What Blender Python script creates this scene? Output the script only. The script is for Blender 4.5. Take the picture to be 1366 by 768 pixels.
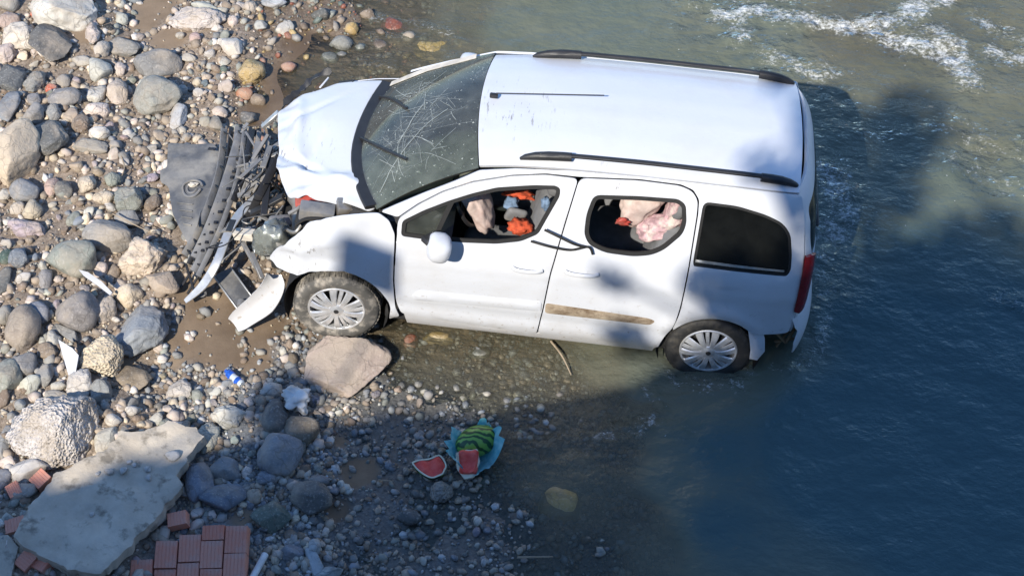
import bpy, bmesh, math, random
import numpy as np
from mathutils import Vector, Matrix
from mathutils.geometry import delaunay_2d_cdt

for _o in list(bpy.data.objects):
    bpy.data.objects.remove(_o)
scene = bpy.context.scene
COL = scene.collection
random.seed(7)
RNG = np.random.default_rng(11)

# ------------------------------------------------------------------ camera
cam_data = bpy.data.cameras.new('camera')
cam = bpy.data.objects.new('camera', cam_data)
COL.objects.link(cam)
scene.camera = cam
cam.matrix_world = Matrix([(0.996368, -0.060745, 0.05967, 2.106964), (0.084888, 0.7635, -0.640205, -9.348416), (-0.006669, 0.642945, 0.765883, 10.957185), (0.0, 0.0, 0.0, 1.0)])
cam_data.sensor_width = 36.0
cam_data.lens = 36.0 * 2500.0 / 1366.0
cam_data.clip_start = 0.1
cam_data.clip_end = 2000.0

# ------------------------------------------------------------------ sky, sun, exposure
SUN_DIR = Vector((0.300, 0.675, -0.690)).normalized()      # the way the light travels
world = bpy.data.worlds.new('World')
scene.world = world
world.use_nodes = True
wn = world.node_tree
sky = wn.nodes.new('ShaderNodeTexSky')
sky.sky_type = 'NISHITA'
sky.sun_disc = False
sky.ozone_density = 6.5
sky.dust_density = 0.0
sky.sun_elevation = math.asin(-SUN_DIR.z)
sky.sun_rotation = math.atan2(-SUN_DIR.x, -SUN_DIR.y)
bg = wn.nodes['Background']
wn.links.new(sky.outputs['Color'], bg.inputs['Color'])
bg.inputs['Strength'].default_value = 0.142
sun_data = bpy.data.lights.new('sun', 'SUN')
sun_data.energy = 3.7
sun_data.angle = math.radians(0.53)
sun_data.color = (1.0, 0.925, 0.81)
sun = bpy.data.objects.new('sun', sun_data)
COL.objects.link(sun)
sun.rotation_euler = SUN_DIR.to_track_quat('-Z', 'Y').to_euler()
sun.location = (-6, -14, 16)
vs = scene.view_settings
vs.view_transform = 'Standard'
vs.look = 'None'
vs.exposure = 0.78
vs.gamma = 1.0
vs.use_curve_mapping = False

# ------------------------------------------------------------------ numeric noise
def _hash(ix, iy, iz, seed):
    h = (ix.astype(np.int64) * 374761393 + iy.astype(np.int64) * 668265263 + iz.astype(np.int64) * 2147483647 + seed * 1274126177) & 0xFFFFFFFF
    h = ((h ^ (h >> 13)) * 1274126177) & 0xFFFFFFFF
    h = ((h ^ (h >> 16)) * 2246822519) & 0xFFFFFFFF
    return ((h ^ (h >> 15)) & 0xFFFFFF) / float(0xFFFFFF)

def noise3(p, seed=0):
    """smooth value noise in -1..1 at points p (n,3)"""
    i = np.floor(p); f = p - i
    f = f * f * f * (f * (f * 6 - 15) + 10)
    i = i.astype(np.int64)
    out = 0
    for dx in (0, 1):
        for dy in (0, 1):
            for dz in (0, 1):
                w = (f[:, 0] if dx else 1 - f[:, 0]) * (f[:, 1] if dy else 1 - f[:, 1]) * (f[:, 2] if dz else 1 - f[:, 2])
                out = out + w * _hash(i[:, 0] + dx, i[:, 1] + dy, i[:, 2] + dz, seed)
    return out * 2 - 1

def fbm2(x, y, freq, octaves=4, seed=0, gain=.5):
    a, s, n = 1.0, 0.0, 0.0
    p = np.stack([x, y, np.zeros_like(x)], 1)
    for k in range(octaves):
        s = s + a * noise3(p * freq + 17.3 * k, seed + k)
        n += a; a *= gain; freq *= 2.03
    return s / n

def sstep(a, b, x):
    t = np.clip((x - a) / (b - a), 0, 1)
    return t * t * (3 - 2 * t)

# ------------------------------------------------------------------ the lie of the land (water surface is z = 0)
# surveyed spot heights: x, y, height
SPOTS = np.array([(-3.513, 2.745, 0.22), (-2.718, 2.226, 0.2), (-3.035, 0.943, 0.25), (-2.206, 0.589, 0.2), (-2.621, -0.617, 0.25), (-1.966, -0.93, 0.2), (-2.328, -1.723, 0.25), (-1.679, -1.67, 0.2), (-2.095, -2.602, 0.25), (-1.319, -2.539, 0.15), (-1.953, 2.476, 0.07), (-1.845, 2.106, 0.07), (-1.433, 2.326, 0.09), (-1.457, 1.77, 0.09), (-0.919, 2.366, 0.01), (-0.859, 2.803, 0.0), (-1.003, 1.715, 0.005), (-0.606, 2.018, -0.05), (-0.562, 2.584, -0.01), (-0.265, 2.323, -0.035), (0.257, 2.27, -0.06), (0.06, 2.826, -0.05), (-0.077, 1.878, -0.05), (0.491, 2.476, -0.1), (0.581, 2.866, -0.14), (0.979, 2.8, -0.26), (1.756, 2.861, -0.3), (3.05, 2.675, -0.24), (4.014, 2.94, -0.12), (4.656, 2.99, -0.12), (4.52, 3.075, -0.2), (4.904, 2.0, -0.18), (5.384, 2.857, -0.16), (4.247, 1.099, -0.34), (3.638, 0.412, -0.45), (4.497, 0.326, -0.5), (5.097, -0.366, -0.6), (5.198, 0.771, -0.32), (4.181, -0.295, -0.6), (3.596, -1.51, -0.8), (4.949, -2.032, -0.9), (2.8, -1.574, -0.58), (2.81, -2.205, -0.55), (2.529, -1.399, -0.34), (2.35, -0.938, -0.3), (2.293, -2.185, -0.05), (2.136, -1.628, -0.05), (2.365, -1.346, -0.09), (2.568, -1.85, -0.36), (2.454, -2.355, -0.12), (1.756, -1.124, -0.03), (1.981, -1.242, -0.06), (1.893, -1.582, -0.04), (1.45, -1.419, -0.015), (1.14, -1.0, -0.03), (0.838, -0.778, -0.05), (0.628, -0.901, -0.035), (1.403, -0.839, -0.06), (1.962, -0.9, -0.16), (1.765, -2.073, -0.15), (1.908, -1.84, -0.12), (1.698, -2.233, -0.06), (0.912, -1.462, 0.012), (0.764, -2.059, 0.005), (1.522, -2.309, -0.005), (2.0, -2.512, -0.02), (0.301, -1.776, 0.012), (0.387, -2.401, 0.012), (1.213, -2.334, 0.008), (-0.085, -2.064, 0.06), (-0.437, -1.571, 0.09), (-0.1, -1.273, 0.05), (-0.807, -1.051, 0.045), (-1.154, -0.721, 0.045), (-0.691, -0.756, 0.035), (-0.41, -0.734, 0.02), (-1.112, -1.216, 0.05), (-1.01, 0.043, 0.07), (-1.606, 0.637, 0.12), (-1.482, -0.526, 0.15), (-0.543, -2.476, 0.08), (0.002, -2.614, 0.05), (0.123, 0.369, -0.06), (0.013, 0.699, -0.12), (1.298, 0.462, -0.22), (2.188, 0.297, -0.3), (2.707, 0.51, -0.31), (2.733, -0.838, -0.14), (-0.017, -0.71, 0.04), (0.379, -0.707, -0.03), (0.154, -1.114, 0.02)])
# smooth mud flats: x, y, radius
MUD = np.array([(-2.058, 2.661, 0.22), (-1.915, 2.289, 0.2), (-2.115, 2.463, 0.15), (-2.621, 2.092, 0.15), (-1.169, -0.501, 0.2), (-0.985, -0.707, 0.3), (-1.119, -0.899, 0.26), (-0.82, -0.982, 0.26), (-0.644, -0.861, 0.24), (-0.522, -0.743, 0.2), (-0.546, -1.1, 0.15), (-1.181, -1.151, 0.12), (-0.718, 1.918, 0.3), (-0.663, 2.386, 0.25), (-0.972, 1.54, 0.15), (-0.115, -1.874, 0.1), (0.158, -1.722, 0.1), (0.327, -1.967, 0.12), (-0.388, -2.464, 0.15), (0.162, -2.296, 0.1), (-1.47, -1.244, 0.1)])

def ridge_height(x):  # crest heights fitted to where the bank's shade should end
    return np.interp(x, [-30, -6.6, -5.9, -5.0, -4.0, -2.8, 0.0, 30], [6.5, 6.9, 7.5, 8.4, 8.95, 9.15, 10.2, 10.5])

def mud_mask(x, y):
    m = np.zeros_like(x)
    for mx, my, r in MUD:
        d = np.hypot(x - mx, y - my) + .10 * fbm2(x, y, 3.1, 3, 91)
        m = np.maximum(m, 1 - sstep(r * .6, r * 1.15, d))
    return m

def base_height(x, y):
    w = np.zeros_like(x); s = np.zeros_like(x)
    for sx, sy, sh in SPOTS:
        k = 1.0 / ((x - sx) ** 2 + (y - sy) ** 2 + .02) ** 2
        w += k; s += k * sh
    h = s / w
    # farther out: dry bar to the left, channel to the right with its far bank
    far = sstep(1.0, 4.0, np.maximum(np.maximum(-3.0 - x, x - 5.2), np.maximum(y - 3.3, -2.9 - y)))
    ho = np.interp(x + .5 * y, [-40, -8, -3, 0, 3, 9, 13, 17, 60], [2.5, .9, .25, -.05, -.6, -.7, -.2, .8, 2.0])
    h = h * (1 - far) + ho * far
    # unseen embankment behind the viewpoint, its crest shaped to shade the river
    rz = ridge_height(x)
    t = np.clip((-3.7 - y) / 6.6, 0, 1)
    bank = t * rz
    return np.maximum(h, bank * sstep(-3.5, -4.6, y) + h * (1 - sstep(-3.5, -4.6, y)))

def ground_height(x, y):
    m = mud_mask(x, y)
    n = .030 * fbm2(x, y, 2.2, 3, 5) + .016 * fbm2(x, y, 9.0, 3, 8)
    return base_height(x, y) + n * (1 - .85 * m)
def gh(x, y):
    return float(ground_height(np.array([float(x)]), np.array([float(y)]))[0])

# ------------------------------------------------------------------ object helpers
def link(o, parent=None):
    COL.objects.link(o)
    if parent is not None:
        o.parent = parent
    return o

def tag(o, label=None, cat=None, group=None, kind=None):
    if label: o['label'] = label
    if cat: o['category'] = cat
    if group: o['group'] = group
    if kind: o['kind'] = kind
    return o

def empty(name, loc=(0, 0, 0), label=None, cat=None, group=None):
    o = bpy.data.objects.new(name, None)
    o.location = loc
    o.empty_display_size = .2
    return tag(link(o), label, cat, group)

def mesh(name, verts, faces, mats, parent=None, smooth=True, midx=None):
    me = bpy.data.meshes.new(name)
    me.from_pydata([tuple(map(float, v)) for v in verts], [], [tuple(map(int, q)) for q in faces])
    for m in (mats if isinstance(mats, (list, tuple)) else [mats]):
        me.materials.append(m)
    if midx is not None:
        me.polygons.foreach_set('material_index', midx)
    if smooth is True:
        me.polygons.foreach_set('use_smooth', [True] * len(me.polygons))
    me.update()
    o = bpy.data.objects.new(name, me)
    return link(o, parent)

def from_bm(name, bm, mats, parent=None, smooth=True):
    me = bpy.data.meshes.new(name)
    bm.to_mesh(me); bm.free()
    for m in (mats if isinstance(mats, (list, tuple)) else [mats]):
        me.materials.append(m)
    if smooth:
        me.polygons.foreach_set('use_smooth', [True] * len(me.polygons))
        me.set_sharp_from_angle(angle=math.radians(38))
    o = bpy.data.objects.new(name, me)
    return link(o, parent)

def box_bm(bm, c, s, rot=None, bevel=0.0, seg=2, taper=None):
    """a bevelled box added to bm; rot = Matrix 3x3 / Euler tuple"""
    r = bmesh.ops.create_cube(bm, size=1.0)
    vs_ = r['verts']
    for v in vs_:
        if taper and v.co.z > 0:
            v.co.x *= taper; v.co.y *= taper
        v.co = Vector((v.co.x * s[0], v.co.y * s[1], v.co.z * s[2]))
    if bevel:
        es = list({e for v in vs_ for e in v.link_edges})
        rr = bmesh.ops.bevel(bm, geom=es, offset=bevel, segments=seg, affect='EDGES', profile=.5)
        vs_ = list({v for f_ in rr['faces'] for v in f_.verts} | {v for v in vs_ if v.is_valid})
    m = Matrix.Identity(3)
    if rot is not None:
        from mathutils import Euler
        m = rot if isinstance(rot, Matrix) else Euler(rot).to_matrix()
    seen = set(); stack = list(vs_)
    for v in stack:
        if v.is_valid and v not in seen:
            seen.add(v); v.co = m @ v.co + Vector(c)

def box(name, c, s, mat, parent=None, rot=None, bevel=.01, seg=2, taper=None):
    bm = bmesh.new()
    box_bm(bm, c, s, rot, bevel, seg, taper)
    return from_bm(name, bm, mat, parent)

def dirmat(a, b, up=(0, 0, 1)):
    """matrix whose x runs from a to b"""
    x = (Vector(b) - Vector(a)).normalized()
    u = Vector(up)
    if abs(x.dot(u)) > .98: u = Vector((0, 1, 0))
    y = u.cross(x).normalized(); z = x.cross(y)
    return Matrix((x, y, z)).transposed()

def beam(name, a, b, w, h, mat, parent=None, up=(0, 0, 1), bevel=.004):
    a, b = Vector(a), Vector(b)
    return box(name, (a + b) / 2, ((b - a).length, w, h), mat, parent, dirmat(a, b, up), min(bevel, w * .3, h * .3), 1)

def spline(pts, n=6, closed=False):
    P = [np.array(p, float) for p in pts]
    out = []
    m = len(P)
    for i in range(m if closed else m - 1):
        p0, p1, p2, p3 = (P[(i - 1) % m], P[i], P[(i + 1) % m], P[(i + 2) % m]) if closed else (P[max(i - 1, 0)], P[i], P[i + 1], P[min(i + 2, m - 1)])
        for k in range(n):
            t = k / n
            out.append(.5 * ((2 * p1) + (p2 - p0) * t + (2 * p0 - 5 * p1 + 4 * p2 - p3) * t * t + (3 * p1 - p0 - 3 * p2 + p3) * t ** 3))
    if not closed: out.append(P[-1])
    return out

def sweep(name, path, profile, mat, parent=None, up=(0, 0, 1), scale=None, cap=True, twist=None, smooth=True):
    """profile: list of (side, up) offsets; path: list of points"""
    path = [Vector(p) for p in path]
    n, m = len(path), len(profile)
    V, F = [], []
    for i, p in enumerate(path):
        t = (path[min(i + 1, n - 1)] - path[max(i - 1, 0)]).normalized()
        u = Vector(up(i) if callable(up) else up)
        if abs(t.dot(u)) > .98: u = Vector((0, 1, .1))
        s_ = t.cross(u).normalized(); u2 = s_.cross(t)
        k = scale[i] if scale is not None else 1.0
        ang = twist[i] if twist is not None else 0.0
        ca, sa = math.cos(ang), math.sin(ang)
        for (a, b) in profile:
            a, b = a * ca - b * sa, a * sa + b * ca
            V.append(p + s_ * a * k + u2 * b * k)
    for i in range(n - 1):
        for j in range(m):
            F.append((i * m + j, i * m + (j + 1) % m, (i + 1) * m + (j + 1) % m, (i + 1) * m + j))
    if cap:
        F.append(tuple(range(m))[::-1]); F.append(tuple((n - 1) * m + j for j in range(m)))
    o = mesh(name, V, F, mat, parent, smooth=False)
    bm = bmesh.new(); bm.from_mesh(o.data)
    bmesh.ops.recalc_face_normals(bm, faces=bm.faces)
    bm.to_mesh(o.data); bm.free()
    if smooth:
        o.data.polygons.foreach_set('use_smooth', [True] * len(o.data.polygons))
        o.data.set_sharp_from_angle(angle=math.radians(45))
    return o

def circ(r, n=8, ry=None):
    ry = ry or r
    return [(r * math.cos(2 * math.pi * k / n), ry * math.sin(2 * math.pi * k / n)) for k in range(n)]

def rect(w, h, b=0.0):
    if not b:
        return [(-w / 2, -h / 2), (w / 2, -h / 2), (w / 2, h / 2), (-w / 2, h / 2)]
    return [(-w / 2 + b, -h / 2), (w / 2 - b, -h / 2), (w / 2, -h / 2 + b), (w / 2, h / 2 - b), (w / 2 - b, h / 2), (-w / 2 + b, h / 2), (-w / 2, h / 2 - b), (-w / 2, -h / 2 + b)]

def tube(name, pts, r, mat, parent=None, n=8, smooth=6, scale=None):
    path = spline(pts, smooth) if smooth else pts
    sc = None
    if scale:
        sc = list(np.interp(np.linspace(0, 1, len(path)), np.linspace(0, 1, len(scale)), scale))
    return sweep(name, path, circ(r, n), mat, parent, scale=sc)

# ------------------------------------------------------------------ materials
def nodes_of(name):
    m = bpy.data.materials.new(name)
    m.use_nodes = True
    nt = m.node_tree
    return m, nt, nt.nodes['Principled BSDF'], nt.nodes['Material Output']

def N(nt, t, **kw):
    n = nt.nodes.new(t)
    for k, v in kw.items():
        if k in n.inputs.keys() if hasattr(n.inputs, 'keys') else False:
            n.inputs[k].default_value = v
        else:
            setattr(n, k, v)
    return n

def noise_node(nt, scale, detail=5, rough=.55, coord='Object', vec=None):
    tc = nt.nodes.new('ShaderNodeTexCoord') if vec is None else None
    t = nt.nodes.new('ShaderNodeTexNoise')
    t.inputs['Scale'].default_value = scale
    t.inputs['Detail'].default_value = detail
    t.inputs['Roughness'].default_value = rough
    nt.links.new(tc.outputs[coord] if tc else vec, t.inputs['Vector'])
    return t.outputs['Fac']

def ramp(nt, fac, stops):
    r = nt.nodes.new('ShaderNodeValToRGB')
    while len(r.color_ramp.elements) < len(stops): r.color_ramp.elements.new(.5)
    for e, (p, c) in zip(r.color_ramp.elements, stops):
        e.position = p
        e.color = (c, c, c, 1) if not isinstance(c, (tuple, list)) else (*c[:3], 1)
    nt.links.new(fac, r.inputs['Fac'])
    return r.outputs['Color']

def mixc(nt, fac, a, b, mode='MIX'):
    m = nt.nodes.new('ShaderNodeMix'); m.data_type = 'RGBA'; m.blend_type = mode
    for sock, v in ((m.inputs[0], fac), (m.inputs[6], a), (m.inputs[7], b)):
        if hasattr(v, 'node'): nt.links.new(v, sock)
        elif isinstance(v, (tuple, list)): sock.default_value = (*v[:3], 1)
        else: sock.default_value = v
    return m.outputs[2]

def mth(nt, op, a, b=0.0, clamp=False):
    m = nt.nodes.new('ShaderNodeMath'); m.operation = op; m.use_clamp = clamp
    for sock, v in ((m.inputs[0], a), (m.inputs[1], b)):
        if hasattr(v, 'node'): nt.links.new(v, sock)
        else: sock.default_value = v
    return m.outputs[0]

def bump(nt, h, bsdf, strength=.3, dist=.01):
    b = nt.nodes.new('ShaderNodeBump')
    b.inputs['Strength'].default_value = strength
    b.inputs['Distance'].default_value = dist
    nt.links.new(h, b.inputs['Height'])
    nt.links.new(b.outputs['Normal'], bsdf.inputs['Normal'])
    return b

def mat(name, c, rough=.6, metal=0.0, var=.25, scale=12, bump_s=.15, bump_scale=60, coat=0.0, dirt=None, dirt_amt=.5, dirt_scale=4, alpha=None):
    m, nt, b, out = nodes_of(name)
    n1 = noise_node(nt, scale)
    dark = tuple(v * (1 - var) for v in c); lite = tuple(min(1, v * (1 + var * .6)) for v in c)
    colr = mixc(nt, ramp(nt, n1, [(.3, 0), (.7, 1)]), dark, lite)
    if dirt:
        n3 = noise_node(nt, dirt_scale, 7, .65)
        colr = mixc(nt, mth(nt, 'MULTIPLY', ramp(nt, n3, [(.48, 0), (.64, 1)]), dirt_amt), colr, dirt)
    nt.links.new(colr, b.inputs['Base Color'])
    b.inputs['Roughness'].default_value = rough
    b.inputs['Metallic'].default_value = metal
    b.inputs['Coat Weight'].default_value = coat
    if bump_s:
        bump(nt, noise_node(nt, bump_scale, 4), b, bump_s, .004)
    return m

def world_z(nt):
    g = nt.nodes.new('ShaderNodeNewGeometry')
    s = nt.nodes.new('ShaderNodeSeparateXYZ')
    nt.links.new(g.outputs['Position'], s.inputs[0])
    return g, s.outputs['Z']

def stone_material(name, base_socket_fn, speck, bump_strength, coarse=0.0):
    """stone: base colour from the object or the pebble attribute, mineral speckle, veins, wet below the splash line"""
    m, nt, b, out = nodes_of(name)
    base = base_socket_fn(nt)
    tc = nt.nodes.new('ShaderNodeTexCoord')
    g, z = world_z(nt)
    pos = g.outputs['Position']
    n1 = noise_node(nt, 7, 6, .62, vec=pos)
    n2 = noise_node(nt, 55, 4, .6, vec=pos)
    c1 = mixc(nt, ramp(nt, n1, [(.28, .58), (.5, .95), (.72, 1.28)]), (0, 0, 0), base)
    mm = nt.nodes.new('ShaderNodeMix'); mm.data_type = 'RGBA'; mm.blend_type = 'MULTIPLY'
    mm.inputs[0].default_value = 1
    nt.links.new(base, mm.inputs[6]); nt.links.new(ramp(nt, n1, [(.28, .6), (.5, .95), (.75, 1.0)]), mm.inputs[7])
    c = mm.outputs[2]
    c = mixc(nt, mth(nt, 'MULTIPLY', ramp(nt, n2, [(.55, 0), (.68, 1)]), speck), c, (.62, .58, .52))
    c = mixc(nt, mth(nt, 'MULTIPLY', ramp(nt, n2, [(.32, 1), (.42, 0)]), speck), c, (.06, .06, .06))
    if coarse:
        v = nt.nodes.new('ShaderNodeTexVoronoi'); v.inputs['Scale'].default_value = 46
        nt.links.new(pos, v.inputs['Vector'])
        c = mixc(nt, mth(nt, 'MULTIPLY', ramp(nt, v.outputs['Distance'], [(.12, 1), (.26, 0)]), coarse), c, (.09, .082, .07))
    vv = nt.nodes.new('ShaderNodeTexVoronoi'); vv.feature = 'DISTANCE_TO_EDGE'; vv.inputs['Scale'].default_value = 5.5
    wv = nt.nodes.new('ShaderNodeVectorMath'); wv.operation = 'MULTIPLY_ADD'; wv.inputs[1].default_value = (.25, .25, .25)
    dn = nt.nodes.new('ShaderNodeTexNoise'); dn.inputs['Scale'].default_value = 6; nt.links.new(pos, dn.inputs['Vector']); nt.links.new(dn.outputs['Color'], wv.inputs[0]); nt.links.new(pos, wv.inputs[2]); nt.links.new(wv.outputs[0], vv.inputs['Vector'])
    crk = ramp(nt, vv.outputs['Distance'], [(.0, 1), (.035, 0)])
    c = mixc(nt, mth(nt, 'MULTIPLY', crk, .45), c, (.08, .07, .06))
    # dust and silt dried on in patches
    n4 = noise_node(nt, 3.1, 5, .6, vec=pos)
    c = mixc(nt, mth(nt, 'MULTIPLY', ramp(nt, n4, [(.46, 0), (.62, 1)]), .55), c, (.40, .335, .26))
    # wet rock near and below the water is darker and shiny
    zz = mth(nt, 'ADD', z, mth(nt, 'MULTIPLY', mth(nt, 'SUBTRACT', n4, .5), .10))
    wet = ramp(nt, mth(nt, 'MULTIPLY', mth(nt, 'ADD', zz, .10), 5.0, True), [(.48, 1), (.75, 0)])
    c = mixc(nt, wet, c, mixc(nt, 1.0, c, (.66, .66, .64), 'MULTIPLY'))
    nt.links.new(c, b.inputs['Base Color'])
    nt.links.new(mth(nt, 'SUBTRACT', .85, mth(nt, 'MULTIPLY', wet, .45)), b.inputs['Roughness'])
    hh = mth(nt, 'SUBTRACT', mth(nt, 'ADD', mth(nt, 'MULTIPLY', n1, .6), mth(nt, 'MULTIPLY', n2, .35)), mth(nt, 'MULTIPLY', crk, .12))
    if coarse:
        hh = mth(nt, 'ADD', hh, mth(nt, 'MULTIPLY', v.outputs['Distance'], .9))
    bump(nt, hh, b, bump_strength, .03)
    return m

def obj_colour(nt):
    return nt.nodes.new('ShaderNodeObjectInfo').outputs['Color']
def attr_colour(nt):
    a = nt.nodes.new('ShaderNodeAttribute'); a.attribute_name = 'Col'
    return a.outputs['Color']

M_STONE_S = stone_material('stone_smooth', obj_colour, .30, .45)
M_STONE_R = stone_material('stone_rough', obj_colour, .42, .9)
M_STONE_C = stone_material('stone_conglomerate', obj_colour, .35, .9, .85)
M_PEBBLE = stone_material('pebble_stone', attr_colour, .22, .3)

# riverbed: sand, silt and fine grit; mud flats from the survey
def bed_material():
    m, nt, b, out = nodes_of('riverbed_silt')
    g, z = world_z(nt); pos = g.outputs['Position']
    a = nt.nodes.new('ShaderNodeAttribute'); a.attribute_name = 'mud'
    n1 = noise_node(nt, 2.2, 6, .6, vec=pos); n2 = noise_node(nt, 38, 5, .65, vec=pos); n3 = noise_node(nt, 130, 3, .6, vec=pos)
    grit = mixc(nt, ramp(nt, n2, [(.3, 0), (.7, 1)]), (.11, .082, .058), (.38, .305, .235))
    grit = mixc(nt, ramp(nt, n3, [(.58, 0), (.7, .7)]), grit, (.48, .42, .35))
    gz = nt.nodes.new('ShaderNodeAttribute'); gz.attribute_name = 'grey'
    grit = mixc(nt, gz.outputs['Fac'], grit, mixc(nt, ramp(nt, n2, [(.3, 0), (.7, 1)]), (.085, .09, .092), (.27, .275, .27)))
    mudc = mixc(nt, ramp(nt, n1, [(.3, 0), (.7, 1)]), (.165, .118, .075), (.27, .20, .135))
    gz = nt.nodes.new('ShaderNodeAttribute'); gz.attribute_name = 'grey'
    grit = mixc(nt, gz.outputs['Fac'], grit, mixc(nt, ramp(nt, n2, [(.3, 0), (.7, 1)]), (.085, .09, .092), (.27, .275, .27)))
    mudc = mixc(nt, ramp(nt, n2, [(.55, 0), (.75, .35)]), mudc, (.13, .10, .07))
    c = mixc(nt, a.outputs['Fac'], grit, mudc)
    zz = mth(nt, 'ADD', z, mth(nt, 'MULTIPLY', mth(nt, 'SUBTRACT', n1, .5), .10))
    wet = ramp(nt, mth(nt, 'MULTIPLY', mth(nt, 'ADD', zz, .10), 5.0, True), [(.52, 1), (.85, 0)])
    c = mixc(nt, wet, c, mixc(nt, 1.0, c, (.60, .56, .50), 'MULTIPLY'))
    # grass and earth on the embankment
    grassy = ramp(nt, mth(nt, 'MULTIPLY', mth(nt, 'SUBTRACT', z, 1.2), .5, True), [(.1, 0), (.9, 1)])
    c = mixc(nt, grassy, c, mixc(nt, ramp(nt, n2, [(.4, 0), (.6, 1)]), (.05, .07, .025), (.14, .12, .07)))
    nt.links.new(c, b.inputs['Base Color'])
    nt.links.new(mth(nt, 'SUBTRACT', .9, mth(nt, 'MULTIPLY', wet, .42)), b.inputs['Roughness'])
    hh = mth(nt, 'ADD', mth(nt, 'MULTIPLY', n2, .6), mth(nt, 'MULTIPLY', n3, .4))
    bump(nt, mth(nt, 'MULTIPLY', hh, mth(nt, 'SUBTRACT', 1.0, mth(nt, 'MULTIPLY', a.outputs['Fac'], .75))), b, .7, .02)
    return m
M_BED = bed_material()

def water_material():
    m = bpy.data.materials.new('river_water'); m.use_nodes = True
    nt = m.node_tree; nt.nodes.clear()
    out = nt.nodes.new('ShaderNodeOutputMaterial')
    g, z = world_z(nt); pos = g.outputs['Position']
    mp = nt.nodes.new('ShaderNodeMapping'); mp.inputs['Scale'].default_value = (1.0, 1.5, 1.0); mp.inputs['Rotation'].default_value = (0, 0, .35)
    nt.links.new(pos, mp.inputs['Vector']); v = mp.outputs['Vector']
    dep = nt.nodes.new('ShaderNodeAttribute'); dep.attribute_name = 'depth'
    foam = nt.nodes.new('ShaderNodeAttribute'); foam.attribute_name = 'foam'
    rough = nt.nodes.new('ShaderNodeAttribute'); rough.attribute_name = 'chop'
    w1 = noise_node(nt, 5.5, 5, .55, vec=v); w2 = noise_node(nt, 19, 4, .55, vec=v)
    w3 = noise_node(nt, 1.9, 3, .5, vec=v)
    hh = mth(nt, 'ADD', mth(nt, 'ADD', w1, mth(nt, 'MULTIPLY', w3, 1.2)), mth(nt, 'MULTIPLY', w2, mth(nt, 'MULTIPLY', ramp(nt, w3, [(.4, .25), (.62, 1)]), .40)))
    bp = nt.nodes.new('ShaderNodeBump'); bp.inputs['Distance'].default_value = .09
    nt.links.new(mth(nt, 'ADD', .10, mth(nt, 'MULTIPLY', rough.outputs['Fac'], .75)), bp.inputs['Strength'])
    nt.links.new(hh, bp.inputs['Height'])
    # murk: silt in suspension hides the bed with depth
    nmk = noise_node(nt, 1.6, 4, .6, vec=v)
    k = mth(nt, 'MULTIPLY', dep.outputs['Fac'], mth(nt, 'MULTIPLY', mth(nt, 'ADD', nmk, .55), -7.5))
    murk = mth(nt, 'SUBTRACT', 1.0, mth(nt, 'EXPONENT', k), True)
    tr = nt.nodes.new('ShaderNodeBsdfTransparent'); tr.inputs['Color'].default_value = (.93, .95, .90, 1)
    df = nt.nodes.new('ShaderNodeBsdfDiffuse')
    silt = mixc(nt, ramp(nt, noise_node(nt, 1.1, 5, .6, vec=v), [(.35, 0), (.65, 1)]), (.095, .118, .092), (.175, .185, .138))
    shal = ramp(nt, mth(nt, 'MULTIPLY', dep.outputs['Fac'], 1.35, True), [(.04, (.205, .16, .10)), (.30, (.150, .162, .120)), (.75, (.052, .105, .115))])  # deep end also paints in the dark blue of shaded water
    nt.links.new(mixc(nt, ramp(nt, dep.outputs['Fac'], [(.18, .5), (.5, .95)]), silt, shal), df.inputs['Color'])
    nt.links.new(bp.outputs['Normal'], df.inputs['Normal'])
    body = nt.nodes.new('ShaderNodeMixShader')
    nt.links.new(murk, body.inputs[0]); nt.links.new(tr.outputs[0], body.inputs[1]); nt.links.new(df.outputs[0], body.inputs[2])
    gl = nt.nodes.new('ShaderNodeBsdfGlossy'); gl.inputs['Roughness'].default_value = .06
    nt.links.new(bp.outputs['Normal'], gl.inputs['Normal'])
    fr = nt.nodes.new('ShaderNodeFresnel'); fr.inputs['IOR'].default_value = 1.34
    nt.links.new(bp.outputs['Normal'], fr.inputs['Normal'])
    surf = nt.nodes.new('ShaderNodeMixShader')
    nt.links.new(fr.outputs[0], surf.inputs[0]); nt.links.new(body.outputs[0], surf.inputs[1]); nt.links.new(gl.outputs[0], surf.inputs[2])
    # foam: torn white lace where the water breaks
    mp2 = nt.nodes.new('ShaderNodeMapping'); mp2.inputs['Scale'].default_value = (1.0, 1.35, 1.0); mp2.inputs['Rotation'].default_value = (0, 0, .3)
    nt.links.new(pos, mp2.inputs['Vector'])
    f1 = noise_node(nt, 30, 7, .78, vec=mp2.outputs['Vector'])
    f2 = noise_node(nt, 7, 4, .6, vec=mp2.outputs['Vector'])
    ff = mth(nt, 'ADD', mth(nt, 'MULTIPLY', f1, .65), mth(nt, 'MULTIPLY', f2, .35))
    lace = mth(nt, 'SUBTRACT', mth(nt, 'ADD', ff, mth(nt, 'MULTIPLY', foam.outputs['Fac'], .215)), .645)
    lace = mth(nt, 'MULTIPLY', mth(nt, 'MULTIPLY', lace, 6.0, True), ramp(nt, foam.outputs['Fac'], [(.03, 0), (.25, 1)]))
    glint = mth(nt, 'MULTIPLY', ramp(nt, noise_node(nt, 34, 3, .5, vec=mp2.outputs['Vector']), [(.715, 0), (.75, 1)]), mth(nt, 'MULTIPLY', ramp(nt, f2, [(.45, 0), (.6, 1)]), ramp(nt, rough.outputs['Fac'], [(.3, 0), (.6, 1)])))  # sparkle painted in as white flecks across the choppy water
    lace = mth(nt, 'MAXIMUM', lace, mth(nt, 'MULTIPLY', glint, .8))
    fd = nt.nodes.new('ShaderNodeBsdfDiffuse'); fd.inputs['Color'].default_value = (.80, .82, .82, 1)
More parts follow.
